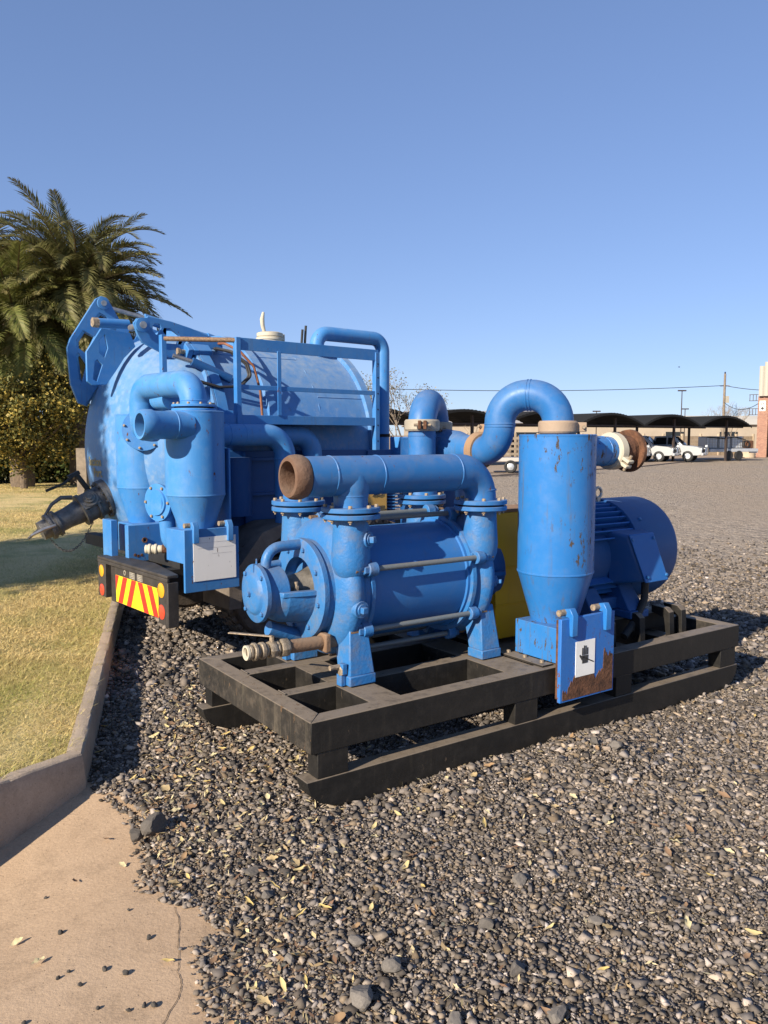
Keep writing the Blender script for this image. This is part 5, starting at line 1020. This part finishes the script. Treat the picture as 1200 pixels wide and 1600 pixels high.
def carport(k, label):
    o = J0 + Vector((5.05, 3.27, 0)) * k; root = empty('carport', (o.x, o.y, PZ), math.atan2(.545, .839)); tag(root, label, 'carport', 'carports in the far row'); Wd, D = 6.02, 4.2
    mb = MB(); n = 44; vs = []; fs = []
    for j, y in enumerate((-.6, D)):
        for i in range(n + 1):
            t = i / n; z = 2.50 + .72 * (1 - (2 * t - 1) ** 2) + (.035 if i % 2 else 0)
            for dz in (0, -.05): vs.append((Wd * t, y, z + dz))
    m = 2 * (n + 1)
    for i in range(n):
        a = 2 * i; fs += [(a, a + 2, m + a + 2, m + a), (a + 1, m + a + 1, m + a + 3, a + 3), (a, a + 1, a + 3, a + 2), (m + a, m + a + 2, m + a + 3, m + a + 1)]
    fs += [(0, m, m + 1, 1), (m - 2, m - 1, 2 * m - 1, 2 * m - 2)]; mb.add(vs, fs); mb.build('roof', M['shade'], root, smooth=0)
    mb = MB(); vs = [(Wd * i / 20, -.62, 2.48 + .72 * (1 - (2 * i / 20 - 1) ** 2)) for i in range(21)]; mb.prism([vs + [(a, b, c - .10) for a, b, c in reversed(vs)]], (0, .04, 0)); mb.build('end_frame', M['shade'], root)
    for x, y in ((Wd * .66, .1), (Wd * .66, D - .9)):
        mb = MB(); mb.box(x - .07, x + .07, y - .07, y + .07, -.05, 2.95); mb.build('post', M['post'], root)
    for y in (.1, D - .9): mb = MB(); mb.box(.05, Wd - .05, y - .05, y + .05, 2.38, 2.48); mb.build('beam', M['post'], root)
for k, lab in ((0, 'rightmost arched black carport, sheltering the tank trailer'), (-1, 'arched black carport second from the right, over the white pickups'), (-2, 'arched black carport just right of the near separator'), (-3, 'arched black carport seen beside the near separator and swan neck pipe'), (-4, 'arched black carport seen through the pipework'), (-5, 'leftmost arched black carport, beside the vent pipe')): carport(k, lab)
def pickup(x, y, rz, mat, label, bars=True):
    root = empty('pickup_truck', (x, y, PZ), rz); tag(root, label, 'pickup truck', 'pickup trucks under the carports')      # local +x is the nose; origin under the nose
    body = [(-5.2, .55), (-5.2, 1.15), (-3.35, 1.17), (-3.3, 1.12), (-1.45, 1.12), (-1.35, 1.13), (-.35, 1.02), (-.10, .92), (-.02, .70), (-.02, .48), (-.25, .42), (-5.0, .42)]
    mb = MB(); mb.prism([[(a, -.93, b) for a, b in body]], (0, 1.86, 0)); mb.build('body', mat, root, bevel=.07)
    cab = [(-3.4, 1.12), (-3.25, 1.76), (-2.2, 1.80), (-2.0, 1.76), (-1.3, 1.13)]; mb = MB(); vs = [(a, s * (.88 - .22 * max(0, b - 1.12)), b) for s in (-1, 1) for a, b in cab]; mb.add(vs, [(4, 3, 2, 1, 0), (5, 6, 7, 8, 9)] + [(i, i + 1, i + 6, i + 5) for i in range(4)]); mb.build('cab', mat, root, bevel=.04)
    mb = MB(); mb.add([(-1.34, -.76, 1.17), (-1.34, .76, 1.17), (-1.93, .66, 1.72), (-1.93, -.66, 1.72)], [(0, 1, 2, 3)]); o = mb.build('windscreen', M['glass'], root); o.location = (.035, 0, .03)
    for s in (-1, 1):
        for w in ([(-1.62, 1.18), (-2.05, 1.66), (-2.32, 1.68), (-2.32, 1.18)], [(-2.42, 1.18), (-2.42, 1.68), (-3.12, 1.66), (-3.22, 1.18)]):
            mb = MB(); mb.prism([[(a, s * (.905 - .22 * (b - 1.12)), b) for a, b in w]], (0, s * .006, 0)); mb.build('side_window', M['glass'], root)
        mb = MB(); mb.box(-.34, -.015, s * .78 - .14, s * .78 + .14, .74, .92); mb.build('headlight', M['lens'], root, bevel=.04); mb = MB(); mb.obox((-1.6, s * 1.02, 1.22), (1, 0, 0), (0, 0, 1), .12, .2, .16); mb.build('mirror', mat, root, bevel=.03)
        for x in (-.95, -4.15):
            mb = MB(); mb.lathe((x, s * .93, .37), (0, -s, 0), [(-.03, .16), (-.03, .30), (-.01, .36), (.03, .385), (.20, .385), (.24, .3)], 28); wh = mb.build('wheel', M['black'], root); mb = MB(); mb.lathe((x, s * .965, .37), (0, -s, 0), [(0, 0), (.005, .20), (.03, .23)], 20); mb.build('rim', M['scar'], wh)
            mb = MB(); mb.lathe((x, s * .92, .40), (0, s, 0), [(0, .40), (.02, .47), (.03, .40)], 24, 90 if s > 0 else 90, 270); 
    mb = MB(); mb.box(-.06, .01, -.62, .62, .62, .86); mb.build('grille', M['black'], root, bevel=.02); mb = MB(); mb.box(-.10, .10, -.92, .92, .40, .60); mb.build('bumper', mat, root, bevel=.05); mb = MB(); mb.box(.09, .105, -.28, .28, .44, .56); mb.build('number_plate', M['white'], root)
    if bars:
        mb = MB(); P = [(.05, -.75, .50), (.20, -.72, .66), (.16, -.45, .98), (.16, .45, .98), (.20, .72, .66), (.05, .75, .50)]; mb.tube(bend(P, .1, 4), .035, 10)
        for yy in (-.3, .3): mb.tube([(.16, yy, .5), (.16, yy, .98)], .03, 8)
        mb.build('bull_bar', M['chrome'], root)
        for yy in (-.25, .25): mb = MB(); mb.lathe((.15, yy, 1.06), (1, 0, 0), [(-.06, .03), (-.02, .09), (.02, .095), (.025, 0)], 16); mb.build('spot_lamp', M['lens'], root)
RZ = R(90 - 120)
for (t, mat, lab) in ((0.0, M['wcar'], 'white pickup with bull bar, nearest the trailer of tanks'), (-2.75, M['wcar'], 'white pickup with bull bar in the middle of the three'), (-5.4, M['scar'], 'silver pickup half hidden behind the rusty pipe stub')):
    p = Vector({0.0: (22.6, 57.0, 0), -2.75: (20.2, 55.9, 0), -5.4: (17.7, 54.6, 0)}[t]); pickup(p.x, p.y, RZ, mat, lab)
# trailer with caged water tanks
def cage_trailer():
    root = empty('cage_trailer', (26.0, 61.4, PZ), math.atan2(.3, .95)); tag(root, 'white trailer carrying grey caged tanks under the rightmost carport', 'trailer')
    mb = MB(); mb.box(-2.2, 2.2, -.9, .9, .60, .85); mb.build('bed', M['scar'], root, bevel=.03); mb = MB(); mb.box(2.2, 2.9, -.06, .06, .5, .6); mb.build('drawbar', M['wcar'], root); mb = MB(); mb.box(-2.2, 1.3, -.93, -.91, .62, .80); mb.build('side_board', M['scar'], root)
    for x in (-1.7, -.55, .6):
        mb = MB(); mb.box(x - .5, x + .5, -.5, .5, .86, 1.75); t = mb.build('tank', M['scar'], root, bevel=.08)
        for k in range(5):
            mb = MB(); z = .9 + k * .21; mb.box(x - .53, x + .53, -.53, -.51, z, z + .025); mb.build('cage_bar', M['steel'], t); mb = MB(); xx = x - .5 + k * .25; mb.box(xx - .012, xx + .012, -.545, -.531, .86, 1.78); mb.build('cage_bar', M['steel'], t)
    mb = MB(); mb.tube(bend([(-2.2, -.56, 1.7), (-.6, -.56, 1.6), (.3, -.56, 1.72), (1.3, -.56, 1.5)], .5, 4), .035, 8); mb.build('strap', M['black'], root)
    mb = MB(); mb.box(1.45, 2.0, -.6, .2, .86, 1.45); mb.build('pump_unit', M['rust'], root, bevel=.05); mb = MB(); mb.lathe2((1.3, -.65, 1.2), (0, -1, 0), [(0, .2), (.06, .2), (.06, .28), (0, .28), (0, .2)], 20); mb.build('hose_reel', M['black'], root)
    for x in (-.5, .4):
        mb = MB(); mb.lathe((x, -.80, .34), (0, -1, 0), [(0, .2), (0, .33), (.03, .36), (.15, .36), (.18, .3), (.16, .18), (.15, 0)], 24); mb.build('wheel', M['black'], root)
cage_trailer()
def flatbed():
    root = empty('flatbed_trailer', (4.6, 38.2, PZ), math.atan2(-.12, 1)); tag(root, 'grey flatbed trailer with slatted sides behind the separators', 'trailer'); W_ = M['scar']
    mb = MB(); mb.box(0, 3.9, -.9, .9, .55, .72); mb.build('bed', M['roofg'], root)
    for k in range(4): mb = MB(); z = .82 + k * .24; mb.box(0, 3.9, -.92, -.88, z, z + .12); mb.build('slat', M['wood'], root)
    for x in (0, .98, 1.95, 2.92, 3.86): mb = MB(); mb.box(x, x + .06, -.88, -.84, .7, 1.85); mb.build('stake', M['post'], root)
    mb = MB(); mb.box(3.9, 5.3, -.05, .05, .42, .52); mb.build('drawbar', W_, root); mb = MB(); mb.cyl((5.0, -.12, -.0), (5.0, -.12, .7), .04, None, 10); mb.cyl((5.0, -.12, -.05), (5.0, -.12, -.02), .14, None, 14); mb.build('jack', M['chrome'], root)
    for x in (1.35, 2.1):
        mb = MB(); mb.lathe((x, -.78, .30), (0, -1, 0), [(0, .2), (0, .27), (.03, .30), (.14, .30), (.17, .25), (.15, .17), (.14, 0)], 24); wh = mb.build('wheel', M['black'], root); mb = MB(); mb.lathe((x, -.93, .30), (0, -1, 0), [(0, .16), (.012, .14), (.02, 0)], 16); mb.build('rim', W_, wh)
flatbed()
def fence():
    a, b = Vector((-6.0, 60.0, 0)), Vector((36.5, 80.0, 0)); d = b - a; L = d.length; root = empty('precast_fence', (a.x, a.y, PZ), math.atan2(d.y, d.x)); tag(root, 'precast concrete panel fence behind the carports', 'fence'); n = 20; s = L / n
    for i in range(n + 1): mb = MB(); mb.frustum((i * s - .1, i * s + .1, -.13, .1, -.1), (i * s - .08, i * s + .08, -.12, .08, 2.05)); mb.build('post', M['precast2'], root)
    for i in range(n):
        for k in range(5): mb = MB(); mb.box(i * s + .09, (i + 1) * s - .09, -.04, .03, k * .37, k * .37 + .355); mb.build('panel', M['precast'], root)
fence()
def building():
    root = empty('brick_building', (33.4, 72.5, PZ), R(-31)); tag(root, 'brick pier and cream clad gable of the building at the right edge', 'building')
    mb = MB(); mb.box(0, .85, 0, 1.0, -.1, 5.35); mb.build('brick_pier', M['brick'], root); mb = MB(); mb.box(.86, 14, .9, 1.1, -.1, 5.3); mb.build('roller_door', M['chassis'], root)
    for i in range(24):
        x = .05 + i * .42; z1 = 8.25 + (.28 if i > 1 else (-.25 if i == 0 else .1)); mb = MB(); mb.prism([[(x, -.25, 5.36), (x + .12, -.33, 5.36), (x + .30, -.33, 5.36), (x + .416, -.25, 5.36)]], (0, 0, z1 - 5.36)); mb.build('cladding_sheet', M['clad'], root)
    mb = MB(); mb.box(.08, 10, -.24, 9, 5.37, 8.0); mb.build('upper_wall', M['clad'], root)
    mb = MB(); mb.box(.14, .62, -.035, -.004, 4.05, 4.95); sg = mb.build('sign', M['white'], root)
    mb = MB(); mb.tube([(.22, -.04, 4.55), (.38, -.04, 4.88), (.54, -.04, 4.55)], .035, 6); mb.tube([(.28, -.04, 4.66), (.48, -.04, 4.66)], .03, 6); mb.lathe((.38, -.045, 4.28), (0, -1, 0), [(0, .13), (.006, .13)], 18); mb.build('sign_mark', M['ink'], sg)
    for x in (.45, .72): mb = MB(); mb.lathe((x + .5, -.36, 5.9), (.3, -1, -.3), [(0, .08), (.2, .13), (.22, 0)], 14); mb.build('floodlight', M['black'], root)
    for z in (3.7, 4.95):
        mb = MB()
        for dz in (0, .55): mb.box(-.75, -.01, .1, .16, z + dz, z + dz + .05)
        for x in (-.72, -.45, -.2): mb.box(x, x + .05, .1, .16, z, z + .55)
        mb.build('wall_bracket', M['post'], root)
building()
mb = MB(); mb.lathe((31.6, 70.2, PZ), (0, 0, 1), [(-.05, .62), (.55, .60), (.72, .5), (.78, 0)], 24); tag(mb.build('concrete_drum', M['precast2']), 'squat round concrete drum at the foot of the brick pier', 'drum')
def warehouse(x0, x1, y, h0, h1, label, rm):
    root = empty('warehouse', (x0, y, G)); tag(root, label, 'building'); w = x1 - x0; mb = MB(); mb.box(0, w, 0, 30, 0, h0); mb.build('wall', M['wallb'], root); mb = MB(); mb.prism([[(-.4, -.6, h0), (-.4, 15, h1), (-.4, 30.6, h0)]], (w + .8, 0, 0)); mb.build('roof', rm, root)
    for k in range(int(w / 9)): mb = MB(); mb.box(3 + k * 9, 6 + k * 9, -.06, -.005, h0 * .35, h0 * .7); mb.build('window', M['glass'], root)
warehouse(26, 74, 135, 4.0, 5.9, 'long low warehouse with a cream roof beyond the fence', M['roofc']); warehouse(3, 21, 92, 3.4, 5.3, 'low building with a grey roof behind the swan neck pipe', M['roofg'])
warehouse(60, 120, 230, 4.6, 6.2, 'distant pale shed between the carports and the brick building', M['roofg'])
def pole(name, label, cat, x, y, h, r, arms=()):
    root = empty(name, (x, y, G)); tag(root, label, cat); mb = MB(); mb.cyl((0, 0, -.1), (0, 0, h), r, r * .7, 12); mb.build('shaft', M['wood'] if name == 'utility_pole' else M['post'], root); return root
up = pole('utility_pole', 'wooden utility pole carrying the overhead cable, left of the brick building', 'utility pole', 35.6, 85, 8.4, .16)
mb = MB(); mb.box(-.06, .5, -.06, .06, 5.4, 6.1); mb.build('switch_box', M['clad'], up); mb = MB(); mb.box(-.5, .5, -.04, .04, 7.1, 7.2); mb.build('cross_arm', M['wood'], up); mb = MB(); mb.lathe((0, 0, 8.4), (0, 0, 1), [(0, .06), (.12, .09), (.2, .04), (.22, 0)], 10); mb.build('insulator', M['black'], up)
for x, y, h, lab in ((33.0, 90, 6.9, 'taller thin street lamp standing behind the second carport'), (38.6, 104, 5.4, 'shorter thin street lamp to the right of the taller one'), (24.9, 95, 3.9 + .9, 'small dark lamp post rising left of the street lamps')):
    p = pole('street_lamp', lab, 'street lamp', x, y, h, .07); mb = MB(); mb.box(-.45, .45, -.1, .1, h - .02, h + .12); mb.build('lamp_head', M['post'], p)
def wire(a, b, sag, label, r=.03):
    a = Vector(a); b = Vector(b); mb = MB(); mb.tube([a.lerp(b, t / 24) - Vector((0, 0, sag * 4 * (t / 24) * (1 - t / 24))) for t in range(25)], r, 6); tag(mb.build('overhead_cable', M['black']), label, 'cable')
wire((35.6, 85, 7.15), (-9, 74, 6.5), .55, 'long overhead cable running left from the utility pole'); wire((35.6, 85, 7.15), (39.5, 78.5, 6.35), .25, 'overhead cable from the utility pole to the cladding on the right'); wire((35.6, 85, 5.4), (34.2, 72.7, 5.3), .9, 'slack cable sagging from the pole to the brick pier')
# weathered post by the tank and a bird
wp = empty('timber_post', (-8.15, 21.8, LZ)); tag(wp, 'grey weathered timber post and rails beyond the suction valve', 'post')
mb = MB(); mb.box(-.13, .13, -.1, .1, -.05, 1.25); mb.build('upright', M['wood'], wp)
for z in (.35, .72): mb = MB(); mb.box(.14, 1.6, -.04, .04, z, z + .14); mb.build('rail', M['wood'], wp)
bd = empty('bird', (38.0, 105.0, 10.8)); tag(bd, 'tiny dark bird flying above the carports', 'bird')
mb = MB(); mb.lathe((-.12, 0, 0), (1, 0, 0), [(0, 0), (.05, .03), (.14, .05), (.22, .03), (.26, 0)], 10); mb.build('body', M['black'], bd)
for s in (-1, 1): mb = MB(); mb.prism([[(0, s * .02, .01), (.08, s * .02, .01), (.03, s * .22, .08), (-.05, s * .30, .05)]], (0, 0, .008)); mb.build('wing', M['black'], bd)
